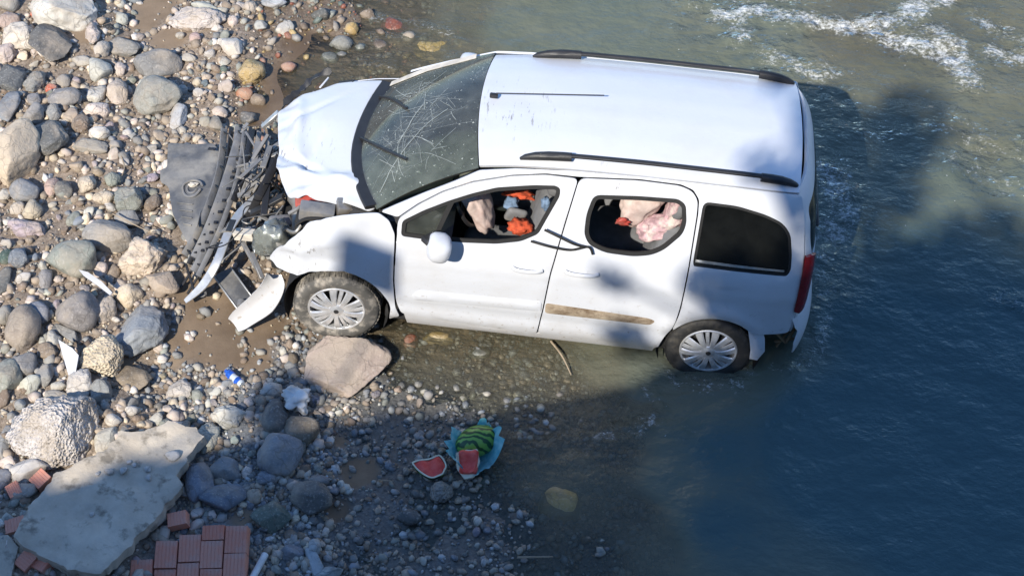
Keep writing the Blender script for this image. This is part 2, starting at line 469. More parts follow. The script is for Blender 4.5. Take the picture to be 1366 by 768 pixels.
    nt.links.new(bp.outputs['Normal'], fd.inputs['Normal'])
    fin = nt.nodes.new('ShaderNodeMixShader')
    nt.links.new(mth(nt, 'MULTIPLY', lace, .85), fin.inputs[0]); nt.links.new(surf.outputs[0], fin.inputs[1]); nt.links.new(fd.outputs[0], fin.inputs[2])
    nt.links.new(fin.outputs[0], out.inputs['Surface'])
    return m
M_WATER = water_material()

# ------------------------------------------------------------------ ground and water sheets
def axis(lo, hi, step, far_lo, far_hi, grow=1.22):
    a = list(np.arange(lo, hi + step / 2, step))
    s, p = step, a[-1]
    while p < far_hi: s *= grow; p += s; a.append(p)
    s, p = step, a[0]; pre = []
    while p > far_lo: s *= grow; p -= s; pre.append(p)
    return np.array(pre[::-1] + a)

def sheet(name, ax, ay, zfn, mat_, attrs):
    X, Y = np.meshgrid(ax, ay); x, y = X.ravel(), Y.ravel()
    z = zfn(x, y)
    nx, ny = len(ax), len(ay)
    i = (np.arange(ny - 1)[:, None] * nx + np.arange(nx - 1)[None, :]).ravel()
    F = np.stack([i, i + 1, i + nx + 1, i + nx], 1)
    me = bpy.data.meshes.new(name)
    me.vertices.add(len(x)); me.vertices.foreach_set('co', np.stack([x, y, z], 1).ravel())
    me.loops.add(F.size); me.loops.foreach_set('vertex_index', F.ravel().astype(np.int32))
    me.polygons.add(len(F)); me.polygons.foreach_set('loop_start', (np.arange(len(F)) * 4).astype(np.int32))
    me.update(calc_edges=True)
    me.polygons.foreach_set('use_smooth', [True] * len(F))
    for k, fn in attrs.items():
        at = me.attributes.new(k, 'FLOAT', 'POINT'); at.data.foreach_set('value', fn(x, y, z).astype(np.float32))
    me.materials.append(mat_)
    o = link(bpy.data.objects.new(name, me))
    o['kind'] = 'structure'
    return o

AX = np.unique(np.concatenate([axis(-4.2, 6.4, .035, -220, 220), np.arange(-8, -4.2, .2)])); AY = np.unique(np.concatenate([axis(-3.9, 4.2, .035, -220, 220), np.arange(-11.6, -9.2, .15)]))
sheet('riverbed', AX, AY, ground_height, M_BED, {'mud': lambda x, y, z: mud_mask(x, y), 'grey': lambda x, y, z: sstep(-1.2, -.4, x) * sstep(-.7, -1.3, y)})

# foam lines (x, y, half width, strength) strung along the breaking water
FOAM = [([(2.459, -0.895), (2.544, -0.992), (2.763, -1.023), (2.981, -0.957), (3.063, -0.847)], 0.060, 0.60),
        ([(3.227, -0.798), (3.392, -0.799), (3.571, -0.631), (3.621, -0.34)], 0.070, 0.60),
        ([(2.789, 3.018), (3.113, 3.112), (3.437, 3.04), (3.886, 2.949), (4.308, 3.078), (4.61, 3.296), (4.758, 3.386)], 0.153, 0.92),
        ([(2.953, 2.762), (2.983, 3.053)], 0.153, 0.74),
        ([(4.108, 2.9), (4.422, 2.782), (4.668, 2.661), (4.814, 2.487), (4.868, 2.373)], 0.153, 0.92),
        ([(4.653, 2.942), (4.798, 2.718), (4.845, 2.49)], 0.170, 0.83),
        ([(5.083, 2.74), (5.234, 2.659), (5.369, 2.688), (5.577, 2.639)], 0.119, 0.83),
        ([(4.991, 3.209), (5.17, 3.03), (5.388, 2.905)], 0.136, 0.60),
        ([(3.241, 2.55), (3.586, 2.392), (3.68, 2.353)], 0.170, 0.78),
        ([(3.685, 1.22), (3.798, 0.981), (3.821, 0.741), (3.699, 0.573)], 0.221, 0.78),
        ([(3.584, 0.643), (3.636, 0.335), (3.626, -0.12)], 0.204, 0.51),
        ([(3.971, 1.709), (4.215, 1.702)], 0.085, 0.55),
        ([(4.707, 1.81), (4.939, 1.656), (5.235, 1.594)], 0.204, 0.46),
        ([(4.745, 1.471), (5.227, 1.094)], 0.204, 0.46),
        ([(4.983, -0.012), (5.122, -0.089), (5.311, -0.096)], 0.102, 0.64),
        ([(2.301, -1.08), (2.416, -1.241), (2.287, -1.418), (1.998, -1.541)], 0.085, 0.51),
        ([(2.543, -0.958), (2.845, -1.002), (2.982, -1.026)], 0.076, 0.55),
        ([(2.155, -1.462), (2.365, -1.346), (2.556, -1.43)], 0.119, 0.41),
        ([(-0.194, 2.757), (0.072, 2.73), (0.476, 2.617), (0.555, 2.481)], 0.068, 0.51),
        ([(-0.133, 2.541), (0.288, 2.555)], 0.060, 0.46),
        ([(-0.214, 2.187), (0.077, 2.164)], 0.068, 0.46),
        ([(0.506, 2.336), (0.426, 2.191)], 0.085, 0.37),
        ([(1.114, -1.312), (1.45, -1.419), (1.95, -1.643)], 0.204, 0.32),
        ([(3.57, 3.294), (2.655, 3.223)], 0.340, 0.41)]
def seg_dist(x, y, a, b):
    ax_, ay_ = a; bx, by = b
    dx, dy = bx - ax_, by - ay_
    t = np.clip(((x - ax_) * dx + (y - ay_) * dy) / (dx * dx + dy * dy + 1e-9), 0, 1)
    return np.hypot(x - ax_ - t * dx, y - ay_ - t * dy)
def foam_mask(x, y, z=None):
    m = np.zeros_like(x)
    j = .06 * fbm2(x, y, 4.0, 3, 41)
    for pts, wd, st in FOAM:
        d = np.full_like(x, 9.0)
        for a, b in zip(pts[:-1], pts[1:]):
            d = np.minimum(d, seg_dist(x, y, a[:2], b[:2]))
        m = np.maximum(m, st * np.exp(-(np.maximum(0, d + j) / wd) ** 2))
    return m
def chop_mask(x, y, z=None):
    h = base_height(x, y)
    fast = sstep(-.05, -.25, h) * (.25 + .5 * sstep(.3, 2.2, y) * sstep(1.5, 4.0, x))
    return np.clip(fast + .9 * foam_mask(x, y) + .12, 0, 1.2)
def water_height(x, y):
    c = chop_mask(x, y)
    return .045 * c * fbm2(x * 1.0 + .3 * y, y * 1.3 - .3 * x, 2.6, 4, 71) + .05 * foam_mask(x, y) * (.3 + np.abs(fbm2(x, y, 7.0, 3, 77))) - .004
WX = axis(-4.2, 6.4, .03, -220, 220); WY = axis(-3.3, 4.2, .03, -6, 220)
sheet('river', WX, WY, water_height, M_WATER, {'depth': lambda x, y, z: np.maximum(0, z - base_height(x, y)), 'foam': foam_mask, 'chop': chop_mask})

# ------------------------------------------------------------------ stones
PAL = {'white': (.55, .51, .46), 'pinkw': (.55, .465, .40), 'pink': (.42, .31, .26), 'cream': (.56, .475, .35), 'pale': (.42, .41, .36), 'grey': (.23, .23, .22), 'greyg': (.235, .245, .215),
       'dgrey': (.12, .12, .115), 'black': (.03, .03, .03), 'blue': (.19, .21, .235), 'bluew': (.42, .44, .45), 'dblue': (.12, .145, .17), 'slate': (.26, .28, .29), 'tan': (.36, .29, .22), 'tanp': (.42, .335, .275),
       'brown': (.20, .15, .11), 'brownw': (.25, .205, .17), 'purple': (.21, .185, .185), 'lilac': (.36, .30, .31), 'yellow': (.46, .34, .15), 'orange': (.42, .16, .07), 'red': (.46, .10, .05), 'redb': (.30, .10, .06),
       'green': (.07, .11, .09), 'dgreen': (.12, .15, .13), 'mud': (.22, .17, .115), 'mudw': (.21, .17, .12), 'ochre': (.42, .30, .11)}
WORDS = {'white': 'off-white', 'pinkw': 'pinkish white', 'pink': 'dusty pink', 'cream': 'cream', 'pale': 'pale grey', 'grey': 'mid grey', 'greyg': 'grey-green', 'dgrey': 'dark grey', 'black': 'black', 'blue': 'blue-grey',
         'bluew': 'pale blue-grey', 'dblue': 'dark blue-grey', 'slate': 'slate', 'tan': 'tan', 'brown': 'brown', 'brownw': 'brown', 'purple': 'purple-grey', 'lilac': 'lilac', 'yellow': 'yellowish', 'orange': 'orange', 'red': 'brick red',
         'redb': 'dull red', 'green': 'dark green', 'dgreen': 'wet greenish', 'mud': 'mud-coated', 'mudw': 'mud-coated wet', 'ochre': 'ochre', 'tanp': 'pale tan'}

_ico = {}
def ico(sub):
    if sub not in _ico:
        bm = bmesh.new(); bmesh.ops.create_icosphere(bm, subdivisions=sub, radius=1.0)
        bm.verts.ensure_lookup_table()
        V = np.array([v.co[:] for v in bm.verts]); F = np.array([[v.index for v in f_.verts] for f_ in bm.faces])
        bm.free(); _ico[sub] = (V, F)
    return _ico[sub]

def stone_shape(sub, kind, seed):
    V, F = ico(sub)
    r = np.random.default_rng(seed)
    amp = {'s': .17, 'r': .26, 'a': .18, 'c': .2}[kind]
    P = V * (1 + amp * noise3(V * 1.15 + 31.7 * r.random(3), seed) + .4 * amp * noise3(V * 2.6 + 11.1, seed + 3))[:, None]
    cuts = {'s': 7, 'r': 9, 'a': 12, 'c': 9}[kind]
    for k in range(cuts):
        n = r.normal(size=3); n /= np.linalg.norm(n)
        if kind == 'a' and k == 0: n = np.array([.15 * r.normal(), .15 * r.normal(), 1.0]); n /= np.linalg.norm(n)
        o = r.uniform(.55, .84) if kind in 'ac' else r.uniform(.70, .92)
        d = np.maximum(0, P @ n - o)
        P = P - (d * (.92 if kind != 's' else .75))[:, None] * n
    fine = {'s': .018, 'r': .075, 'a': .035, 'c': .07}[kind]
    P = P * (1 + fine * noise3(V * 6.0, seed + 5) + fine * .6 * noise3(V * 13.0, seed + 7))[:, None]
    P /= np.abs(P).max(0)
    return P, F

def stone_mesh(name, P, F, m):
    me = bpy.data.meshes.new(name)
    me.from_pydata(P.tolist(), [], F.tolist())
    me.materials.append(m); me.polygons.foreach_set('use_smooth', [True] * len(F)); me.update()
    return me

SHORTS = []
def short_name(lab):
    w = lab.replace(',', ' ,').split()
    stop = {'above', 'beside', 'below', ',', 'with', 'in', 'on', 'touching', 'casting', 'leaning', 'lying', 'under', 'at', 'left', 'right', 'behind', 'among', 'breaking', 'wedged', 'near', 'next'}
    out = []
    for q in w:
        if q in stop: break
        out.append(q)
    return ' '.join(out)
def name_cobble(o, colr, x, y, r):
    s = min(SHORTS, key=lambda q: (q[0] - x) ** 2 + (q[1] - y) ** 2)
    d = math.hypot(s[0] - x, s[1] - y)
    size = 'small' if r < .05 else ('medium' if r < .085 else 'large')
    lab = '%s %s cobble %s the %s' % (size, WORDS[colr], 'next to' if d < .45 else 'some way from', s[2])
    tag(o, lab, 'cobble', lab.replace('cobble', 'cobbles', 1))
M_OF = {'s': M_STONE_S, 'r': M_STONE_R, 'a': M_STONE_S, 'c': M_STONE_C}
STONES = [
(-2.785, 2.402, 0.278, 0.287, -30, 'a', 'white', 'big angular pale grey block above the ribbed dark grey stone'),
(-2.814, 1.977, 0.187, 0.267, 10, 'a', 'dgrey', 'ribbed dark grey pyramid-shaped stone below the big pale angular block'),
(-3.237, 2.21, 0.11, 0.104, 0, 'r', 'pink', None),
(-3.1, 2.024, 0.159, 0.15, 0, 'r', 'pinkw', 'blocky pinkish white stone left of the ribbed dark grey pyramid-shaped stone'),
(-3.18, 1.863, 0.094, 0.134, 0, 'r', 'pinkw', None),
(-3.303, 2.417, 0.103, 0.081, 0, 'a', 'grey', None),
(-3.039, 2.33, 0.051, 0.048, 0, 'r', 'red', None),
(-2.939, 1.917, 0.05, 0.071, 0, 'r', 'pinkw', None),
(-3.021, 1.497, 0.141, 0.177, 0, 'a', 'dgrey', None),
(-2.835, 1.509, 0.085, 0.139, 0, 'r', 'grey', None),
(-2.972, 1.158, 0.104, 0.175, 0, 'a', 'blue', None),
(-2.781, 1.284, 0.063, 0.068, 0, 'a', 'grey', None),
(-2.702, 1.46, 0.056, 0.061, 0, 'r', 'red', None),
(-2.625, 1.572, 0.064, 0.062, 0, 's', 'grey', None),
(-2.555, 1.353, 0.147, 0.107, 15, 's', 'grey', None),
(-2.726, 1.1, 0.097, 0.098, 0, 'a', 'grey', None),
(-2.604, 1.162, 0.076, 0.091, 0, 'r', 'grey', None),
(-2.464, 1.167, 0.062, 0.075, 0, 'a', 'tan', None),
(-2.354, 1.078, 0.076, 0.105, 0, 'r', 'brown', None),
(-2.593, 0.847, 0.205, 0.193, -20, 'a', 'dgrey', 'craggy dark grey stone leaning beside the biggest smooth cream boulder'),
(-2.745, 0.614, 0.216, 0.288, -10, 's', 'cream', 'biggest smooth cream boulder, beside the craggy dark grey stone'),
(-2.512, 2.151, 0.072, 0.134, 15, 'r', 'pinkw', None),
(-2.404, 1.997, 0.072, 0.094, 0, 'r', 'white', None),
(-2.339, 2.445, 0.066, 0.072, 0, 'a', 'pale', None),
(-2.401, 2.254, 0.051, 0.063, 0, 'a', 'black', None),
(-2.237, 2.099, 0.158, 0.11, -15, 'a', 'grey', 'pale grey wedge stone at the edge of the brown mud flat'),
(-2.368, 1.735, 0.113, 0.116, 0, 'a', 'pale', None),
(-2.524, 1.829, 0.093, 0.047, 10, 'a', 'pale', None),
(-2.216, 1.829, 0.064, 0.07, 0, 'r', 'pinkw', None),
(-2.16, 1.533, 0.105, 0.122, 0, 'r', 'pinkw', None),
(-2.34, 1.495, 0.077, 0.099, -15, 'r', 'white', None),
(-2.27, 1.287, 0.125, 0.083, 10, 'r', 'pinkw', None),
(-2.182, 0.977, 0.095, 0.067, 0, 'r', 'white', None),
(-2.213, 0.83, 0.156, 0.067, 0, 'a', 'grey', None),
(-1.697, 2.492, 0.261, 0.135, 8, 'r', 'white', 'long rough white rock lying on fine pebbles beside the mud flat'),
(-1.342, 2.198, 0.15, 0.101, -15, 'a', 'white', 'tapered whitish stone on fine pebbles near the shallow water'),
(-1.66, 2.264, 0.057, 0.063, 0, 's', 'pink', None),
(-1.912, 1.919, 0.206, 0.14, 15, 's', 'grey', 'smooth grey oval boulder touching the larger grey-green boulder'),
(-1.832, 1.483, 0.222, 0.19, 5, 's', 'greyg', 'large rounded grey-green boulder casting a deep shadow, next to a pale blue wedge'),
(-1.618, 1.328, 0.083, 0.15, -20, 'a', 'bluew', 'pale bluish wedge stone leaning on the large grey-green boulder'),
(-1.689, 2.038, 0.085, 0.047, 0, 'a', 'pale', None),
(-1.127, 1.957, 0.12, 0.123, 0, 'r', 'yellow', 'yellowish rough stone at the edge of the shallow water'),
(-1.144, 1.713, 0.084, 0.061, 0, 's', 'orange', 'rounded orange-red stone below the yellowish rough stone'),
(-1.021, 1.658, 0.07, 0.068, 0, 'a', 'brown', None),
(-1.304, 1.422, 0.076, 0.06, -25, 'a', 'pinkw', None),
(-1.302, 1.279, 0.075, 0.075, 0, 'a', 'dgrey', None),
(-1.072, 1.418, 0.076, 0.068, 0, 'a', 'dgrey', None),
(-0.957, 2.538, 0.094, 0.079, 0, 'a', 'white', None),
(-1.145, 2.534, 0.065, 0.055, 20, 'a', 'pale', None),
(-1.365, 1.941, 0.042, 0.046, 0, 'a', 'green', None),
(-1.681, 2.721, 0.132, 0.04, -10, 's', 'pale', None),
(-1.272, 2.748, 0.066, 0.064, 0, 'r', 'pinkw', None),
(-1.097, 2.858, 0.118, 0.064, 0, 'a', 'bluew', None),
(-1.392, 2.525, 0.051, 0.055, 0, 's', 'pinkw', None),
(-1.503, 2.42, 0.058, 0.039, 0, 'a', 'white', None),
(-1.81, 2.316, 0.043, 0.039, 0, 's', 'pale', None),
(-1.359, 2.757, 0.059, 0.04, 0, 'r', 'white', None),
(-1.509, 2.654, 0.066, 0.04, 10, 's', 'pale', None),
(-1.506, 2.095, 0.05, 0.047, 0, 'r', 'pale', None),
(-1.369, 2.036, 0.057, 0.046, 20, 'a', 'pale', None),
(-2.609, 0.294, 0.127, 0.116, -10, 'a', 'blue', None),
(-2.76, 0.24, 0.053, 0.066, 0, 'r', 'white', None),
(-2.497, 0.095, 0.086, 0.094, 0, 'r', 'cream', None),
(-2.626, 0.125, 0.06, 0.065, 0, 'r', 'pinkw', None),
(-2.427, 0.369, 0.06, 0.095, 0, 'r', 'pink', None),
(-2.317, 0.362, 0.08, 0.094, 20, 'a', 'dgrey', None),
(-2.136, 0.419, 0.086, 0.094, 0, 'r', 'cream', None),
(-2.27, 0.6, 0.067, 0.059, 0, 'a', 'tan', None),
(-2.002, 0.31, 0.086, 0.058, -10, 'r', 'cream', None),
(-2.489, -0.094, 0.164, 0.093, -5, 'r', 'lilac', None),
(-2.461, -0.43, 0.084, 0.084, 0, 'r', 'blue', None),
(-2.58, -0.391, 0.052, 0.078, 0, 's', 'green', None),
(-2.075, -0.357, 0.199, 0.168, -8, 's', 'greyg', 'smooth grey-green egg-shaped boulder in front of a flat grey stone'),
(-1.888, -0.096, 0.221, 0.156, 5, 's', 'grey', 'flat grey boulder behind the smooth grey-green egg-shaped boulder'),
(-1.545, -0.276, 0.205, 0.161, 10, 'r', 'cream', 'rough cream-white rounded rock on a tan slab, left of the torn bumper'),
(-2.23, -0.574, 0.07, 0.105, 0, 'a', 'grey', None),
(-1.858, -0.403, 0.064, 0.091, 0, 'r', 'pinkw', None),
(-1.765, -0.388, 0.051, 0.084, 0, 'a', 'brown', None),
(-1.803, 0.326, 0.139, 0.13, 0, 'r', 'greyg', None),
(-1.768, 0.151, 0.125, 0.079, -10, 'a', 'grey', None),
(-1.377, -0.493, 0.152, 0.11, -10, 'a', 'tan', 'tan slab stone under the rough cream-white rounded rock'),
(-1.603, -0.632, 0.126, 0.103, 0, 'r', 'cream', None),
(-2.522, -0.659, 0.058, 0.139, 0, 'a', 'dgrey', None),
(-1.965, 0.493, 0.073, 0.073, 0, 'r', 'greyg', None),
(-1.616, 0.348, 0.066, 0.101, 0, 'r', 'brown', None),
(-1.906, -0.886, 0.181, 0.164, -10, 's', 'purple', 'rounded purple-grey boulder with a pale flank'),
(-2.273, -1.076, 0.138, 0.198, 5, 's', 'brownw', 'brown speckled boulder beside the dark blue wet stone'),
(-2.209, -0.906, 0.12, 0.089, -30, 's', 'blue', None),
(-2.447, -0.957, 0.057, 0.11, 0, 's', 'grey', None),
(-1.936, -1.07, 0.143, 0.054, -35, 'a', 'grey', None),
(-1.429, -0.928, 0.199, 0.285, -22, 'a', 'slate', 'large angular slate-blue slab with dark stains beside the mud'),
(-1.731, -0.81, 0.088, 0.137, -10, 'r', 'pinkw', None),
(-1.643, -1.272, 0.172, 0.167, 0, 'c', 'cream', 'lumpy cream rock touching the slate-blue slab'),
(-1.744, -1.522, 0.097, 0.166, 0, 'r', 'white', 'upright cream-white rock in front of the white plastic splinter'),
(-2.175, -1.412, 0.092, 0.094, 0, 'a', 'grey', None),
(-2.262, -1.534, 0.11, 0.154, 0, 's', 'greyg', None),
(-2.095, -1.564, 0.079, 0.087, 0, 'a', 'pale', None),
(-2.012, -1.47, 0.074, 0.107, 0, 'a', 'grey', None),
(-2.044, -1.13, 0.068, 0.068, 0, 'r', 'pale', None),
(-1.567, -1.564, 0.091, 0.093, 0, 'a', 'grey', None),
(-1.905, -1.545, 0.067, 0.047, 10, 'r', 'pale', None),
(-1.88, -1.635, 0.116, 0.046, 0, 'a', 'grey', None),
(-1.42, -1.368, 0.183, 0.12, 0, 'a', 'mud', None),
(-2.249, -1.713, 0.049, 0.106, 0, 'a', 'brown', None),
(-2.111, -1.762, 0.049, 0.053, 0, 'a', 'grey', None),
(-2.06, -1.251, 0.081, 0.068, 0, 'r', 'brown', None),
(-1.8, -2.002, 0.345, 0.286, 0, 'c', 'white', 'big coarse speckled conglomerate block above the concrete slab'),
(-1.93, -2.29, 0.154, 0.097, 20, 'a', 'white', 'pale angular stone under the coarse speckled conglomerate block'),
(-1.465, -1.961, 0.077, 0.136, -10, 'a', 'pale', None),
(-2.162, -2.084, 0.06, 0.157, 0, 'a', 'grey', None),
(-2.07, -2.402, 0.059, 0.09, 0, 'a', 'blue', None),
(-1.91, -2.486, 0.106, 0.077, 20, 'a', 'grey', None),
(-1.062, -1.412, 0.11, 0.08, -10, 'r', 'white', None),
(-0.781, -1.82, 0.095, 0.136, 0, 'r', 'pale', None),
(-0.661, -1.638, 0.137, 0.104, -5, 'r', 'white', 'whitish mud-streaked boulder right of the concrete slab corner'),
(-0.321, -1.629, 0.101, 0.169, 5, 's', 'dgrey', None),
(-0.388, -1.377, 0.09, 0.072, 10, 'r', 'white', None),
(-0.24, -1.953, 0.164, 0.166, -5, 's', 'blue', 'smooth blue-grey egg-shaped boulder among the shaded cobbles'),
(-0.305, -2.125, 0.082, 0.064, 0, 'r', 'blue', None),
(-0.103, -1.717, 0.142, 0.116, 0, 's', 'mudw', None),
(-0.756, -2.212, 0.105, 0.179, 15, 's', 'blue', 'tall blue-grey boulder in the shade right of the concrete slab'),
(-0.601, -2.088, 0.129, 0.09, -20, 'a', 'blue', None),
(-0.573, -2.335, 0.174, 0.126, 10, 'a', 'dblue', 'broad dark blue-grey stone above the block of red bricks'),
(-0.84, -2.294, 0.047, 0.045, 0, 'a', 'bluew', None),
(-0.122, -1.848, 0.065, 0.084, 0, 'r', 'grey', None),
(0.008, -2.26, 0.173, 0.139, 15, 'a', 'dgrey', 'dark wet flat stone left of the watermelon pieces'),
(0.059, -2.098, 0.082, 0.051, 0, 's', 'grey', None),
(-0.221, -2.456, 0.149, 0.125, 0, 'a', 'dgreen', None),
(-0.353, -2.297, 0.058, 0.057, 0, 'a', 'tan', None),
(-0.038, -2.703, 0.091, 0.068, 0, 'a', 'blue', None),
(0.109, -2.656, 0.057, 0.062, 20, 'a', 'bluew', None),
(0.137, -2.776, 0.051, 0.136, 30, 'a', 'bluew', None),
(0.244, -2.819, 0.09, 0.049, 0, 'a', 'bluew', None),
(0.927, -2.094, 0.087, 0.089, 0, 'c', 'grey', 'small round grey stone with dark spots below the watermelon wedge'),
(1.761, -2.071, 0.174, 0.171, 0, 's', 'ochre', 'yellow-green boulder under shallow water with a crusted tan top'),
(1.713, -1.907, 0.129, 0.058, 10, 'r', 'tan', None),
(0.096, -1.109, 0.327, 0.251, -5, 'a', 'tanp', 'big flat pale tan rock wedged under the front wheel'),
(0.743, -0.687, 0.124, 0.061, 0, 's', 'ochre', None),
(0.542, -0.752, 0.056, 0.074, 0, 's', 'redb', None),
(1.066, -0.816, 0.086, 0.054, 0, 's', 'greyg', None),
(-0.025, 2.725, 0.137, 0.118, 0, 's', 'redb', 'dull red boulder under the shallow water beyond the bonnet'),
(0.342, 2.419, 0.178, 0.148, 0, 'r', 'ochre', 'orange-tan boulder under the shallow water near the windscreen pillar'),
(-0.433, 2.417, 0.1, 0.078, 10, 's', 'greyg', None),
(-0.266, 2.803, 0.073, 0.063, 0, 'r', 'brown', None),
(-0.647, 2.731, 0.102, 0.079, 0, 'a', 'dgrey', None),
(-0.12, 2.443, 0.086, 0.07, 0, 's', 'brown', None),
(-0.516, 2.264, 0.085, 0.062, 0, 's', 'greyg', None),
(0.123, 2.568, 0.072, 0.063, 0, 's', 'tan', None),
(0.0, 2.247, 0.092, 0.07, 10, 'r', 'brown', None),
(0.438, 2.938, 0.088, 0.072, 0, 's', 'greyg', None),
(-0.623, 1.711, 0.063, 0.053, 0, 'a', 'brown', None),
(-0.841, 2.089, 0.071, 0.062, 0, 's', 'redb', None),
(0.277, 2.085, 0.084, 0.061, 0, 's', 'ochre', None),
(-0.367, 2.597, 0.065, 0.063, 0, 's', 'ochre', None),
(4.775, 3.352, 0.098, 0.082, 0, 'r', 'yellow', 'yellowish rock breaking the surface in the white rapids'),
(4.556, 3.167, 0.268, 0.146, -10, 'r', 'brown', None),
(4.981, 2.246, 0.194, 0.117, -5, 'r', 'ochre', 'wet tan rock at the foot of the rapids'),
(5.348, 2.441, 0.131, 0.095, 0, 'a', 'brown', None),
(3.713, 3.335, 0.223, 0.097, 0, 's', 'ochre', None),
(0.719, -2.332, 0.092, 0.069, 0, 's', 'dgrey', None)]
placed = []
SHORTS = [(q[0], q[1], short_name(q[7])) for q in STONES if q[7]]
for k, (sx, sy, rx, ry, rot, kind, colr, lab) in enumerate(STONES):
    big = max(rx, ry) > .13
    P, F = stone_shape(5 if max(rx, ry) > .2 else (4 if big else 3), kind, 100 + k)
    rz = .88 * min(rx, ry)
    if kind == 'a' and big: rz *= .8
    if colr == 'tanp': rz *= .7
    me = stone_mesh('river_stone', P * np.array([rx, ry, rz]), F, M_OF[kind])
    o = link(bpy.data.objects.new('boulder' if lab else 'cobble', me))
    o.rotation_euler = (random.uniform(-.12, .12), random.uniform(-.12, .12), math.radians(rot))
    h = gh(sx, sy)
    o.location = (sx, sy, h + .40 * rz)
    if h < -.03 and colr != 'tan' and not (lab and ('rapids' in lab or 'crusted' in lab)):                 # drowned stones keep under the surface
        o.location.z = min(o.location.z, -.006 - .68 * rz)
    if lab and 'crusted' in lab: o.location.z -= .045
    j = random.uniform(1.02, 1.25) if h > .06 else random.uniform(.9, 1.1); cc = PAL[colr]
    o.color = (*[min(1, v * j * random.uniform(.97, 1.03)) for v in cc], 1)
    if lab:
        tag(o, lab, 'boulder')
    else:
        name_cobble(o, colr, sx, sy, max(rx, ry))
    placed.append((sx, sy, max(rx, ry)))

# filler cobbles: each its own object, meshes shared between alike ones
FILL_SHAPES = []
for k in range(18):
    kind = 'sraar'[k % 5]
    P, F = stone_shape(3, kind, 900 + k)
    FILL_SHAPES.append(stone_mesh('cobble_stone', P * np.array([1, RNG.uniform(.7, .95), RNG.uniform(.5, .7)]), F, M_OF[kind]))
tries = 0; nfill = 0
DRY = ['pinkw', 'white', 'cream', 'grey', 'greyg', 'pale', 'pale', 'tan', 'brown', 'grey', 'pinkw', 'blue', 'dgrey', 'lilac']
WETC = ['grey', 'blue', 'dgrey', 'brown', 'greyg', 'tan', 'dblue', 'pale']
while nfill < 165 and tries < 9000:
    tries += 1
    wetzone = tries % 3 == 0
    if wetzone: x, y = RNG.uniform(-1.3, 2.1), RNG.uniform(-3.0, -.95)
    else: x, y = RNG.uniform(-3.6, -.9), RNG.uniform(-3.0, 2.8)
    r = RNG.uniform(.028, .058) if not wetzone else RNG.uniform(.026, .045)
    if mud_mask(np.array([x]), np.array([y]))[0] > .35: continue
    h = gh(x, y)
    if (h < .05 and not wetzone) or (wetzone and not -.04 < h < .1): continue
    if any((x - a) ** 2 + (y - b) ** 2 < (.8 * c + r * .9) ** 2 for a, b, c in placed): continue
    colr = random.choice(WETC if wetzone else DRY)
    o = link(bpy.data.objects.new('cobble', random.choice(FILL_SHAPES)))
    o.scale = (r, r * random.uniform(.85, 1.1), r * random.uniform(.85, 1.15))
    o.rotation_euler = (random.uniform(-.3, .3), random.uniform(-.3, .3), random.uniform(0, 6.28))
    o.location = (x, y, h + .34 * r)
    o.color = (*[min(1, v * random.uniform(.9, 1.1)) for v in PAL[colr]], 1)
    name_cobble(o, colr, x, y, r)
    placed.append((x, y, r)); nfill += 1

# pebbles and gravel: past counting
def pebbles(name, n, xr, yr, rlo, rhi, accept, cols, seed, sub=1, avoid=False):
    r_ = np.random.default_rng(seed)
    x = r_.uniform(*xr, n); y = r_.uniform(*yr, n)
    h = ground_height(x, y); m = mud_mask(x, y)
    dens = .5 + .5 * fbm2(x, y, 1.7, 3, seed)
    ok = accept(x, y, h, m, dens, r_.random(n))
    if avoid:
        for a, b, c in placed: ok &= (x - a) ** 2 + (y - b) ** 2 > (.75 * c + rlo) ** 2
    x, y, h = x[ok], y[ok], h[ok]; n = len(x)
    rad = rlo * (rhi / rlo) ** (r_.random(n) ** 2.4)
    V0, F0 = ico(sub)
    shapes = []
    for k in range(14):
        P, _ = stone_shape(sub, 'saar'[k % 4], 3000 + k + seed); shapes.append(P)
    shapes = np.array(shapes)
    S = shapes[r_.integers(0, 14, n)]                                    # n,42,3
    sc = np.stack([rad, rad * r_.uniform(.6, .95, n), rad * r_.uniform(.55, .9, n)], 1)
    S = S * sc[:, None, :]
    a = r_.uniform(0, 6.283, n); ca, sa = np.cos(a), np.sin(a)
    X = S[:, :, 0] * ca[:, None] - S[:, :, 1] * sa[:, None] + x[:, None]
    Y = S[:, :, 0] * sa[:, None] + S[:, :, 1] * ca[:, None] + y[:, None]
    tx, ty = r_.uniform(-.4, .4, n), r_.uniform(-.4, .4, n)
    Z = S[:, :, 2] + tx[:, None] * S[:, :, 0] + ty[:, None] * S[:, :, 1] + (h + .22 * rad)[:, None]
    co = np.stack([X, Y, Z], 2).reshape(-1, 3)
    nv = V0.shape[0]
    F = (F0[None] + (np.arange(n) * nv)[:, None, None]).reshape(-1, 3)
    me = bpy.data.meshes.new(name)
    me.vertices.add(len(co)); me.vertices.foreach_set('co', co.ravel())
    me.loops.add(F.size); me.loops.foreach_set('vertex_index', F.ravel().astype(np.int32))
    me.polygons.add(len(F)); me.polygons.foreach_set('loop_start', (np.arange(len(F)) * 3).astype(np.int32))
    me.update(calc_edges=True)
    me.polygons.foreach_set('use_smooth', [True] * len(F))
    pc = np.array([PAL[c] for c in cols])[r_.integers(0, len(cols), n)] * r_.uniform(.85, 1.4, n)[:, None]
    c4 = np.ones((len(co), 4), np.float32); c4[:, :3] = np.repeat(np.clip(pc, 0, .8), nv, 0)
    at = me.attributes.new('Col', 'FLOAT_COLOR', 'POINT'); at.data.foreach_set('color', c4.ravel())
    me.materials.append(M_PEBBLE)
    o = link(bpy.data.objects.new(name, me)); o['kind'] = 'stuff'
    return o
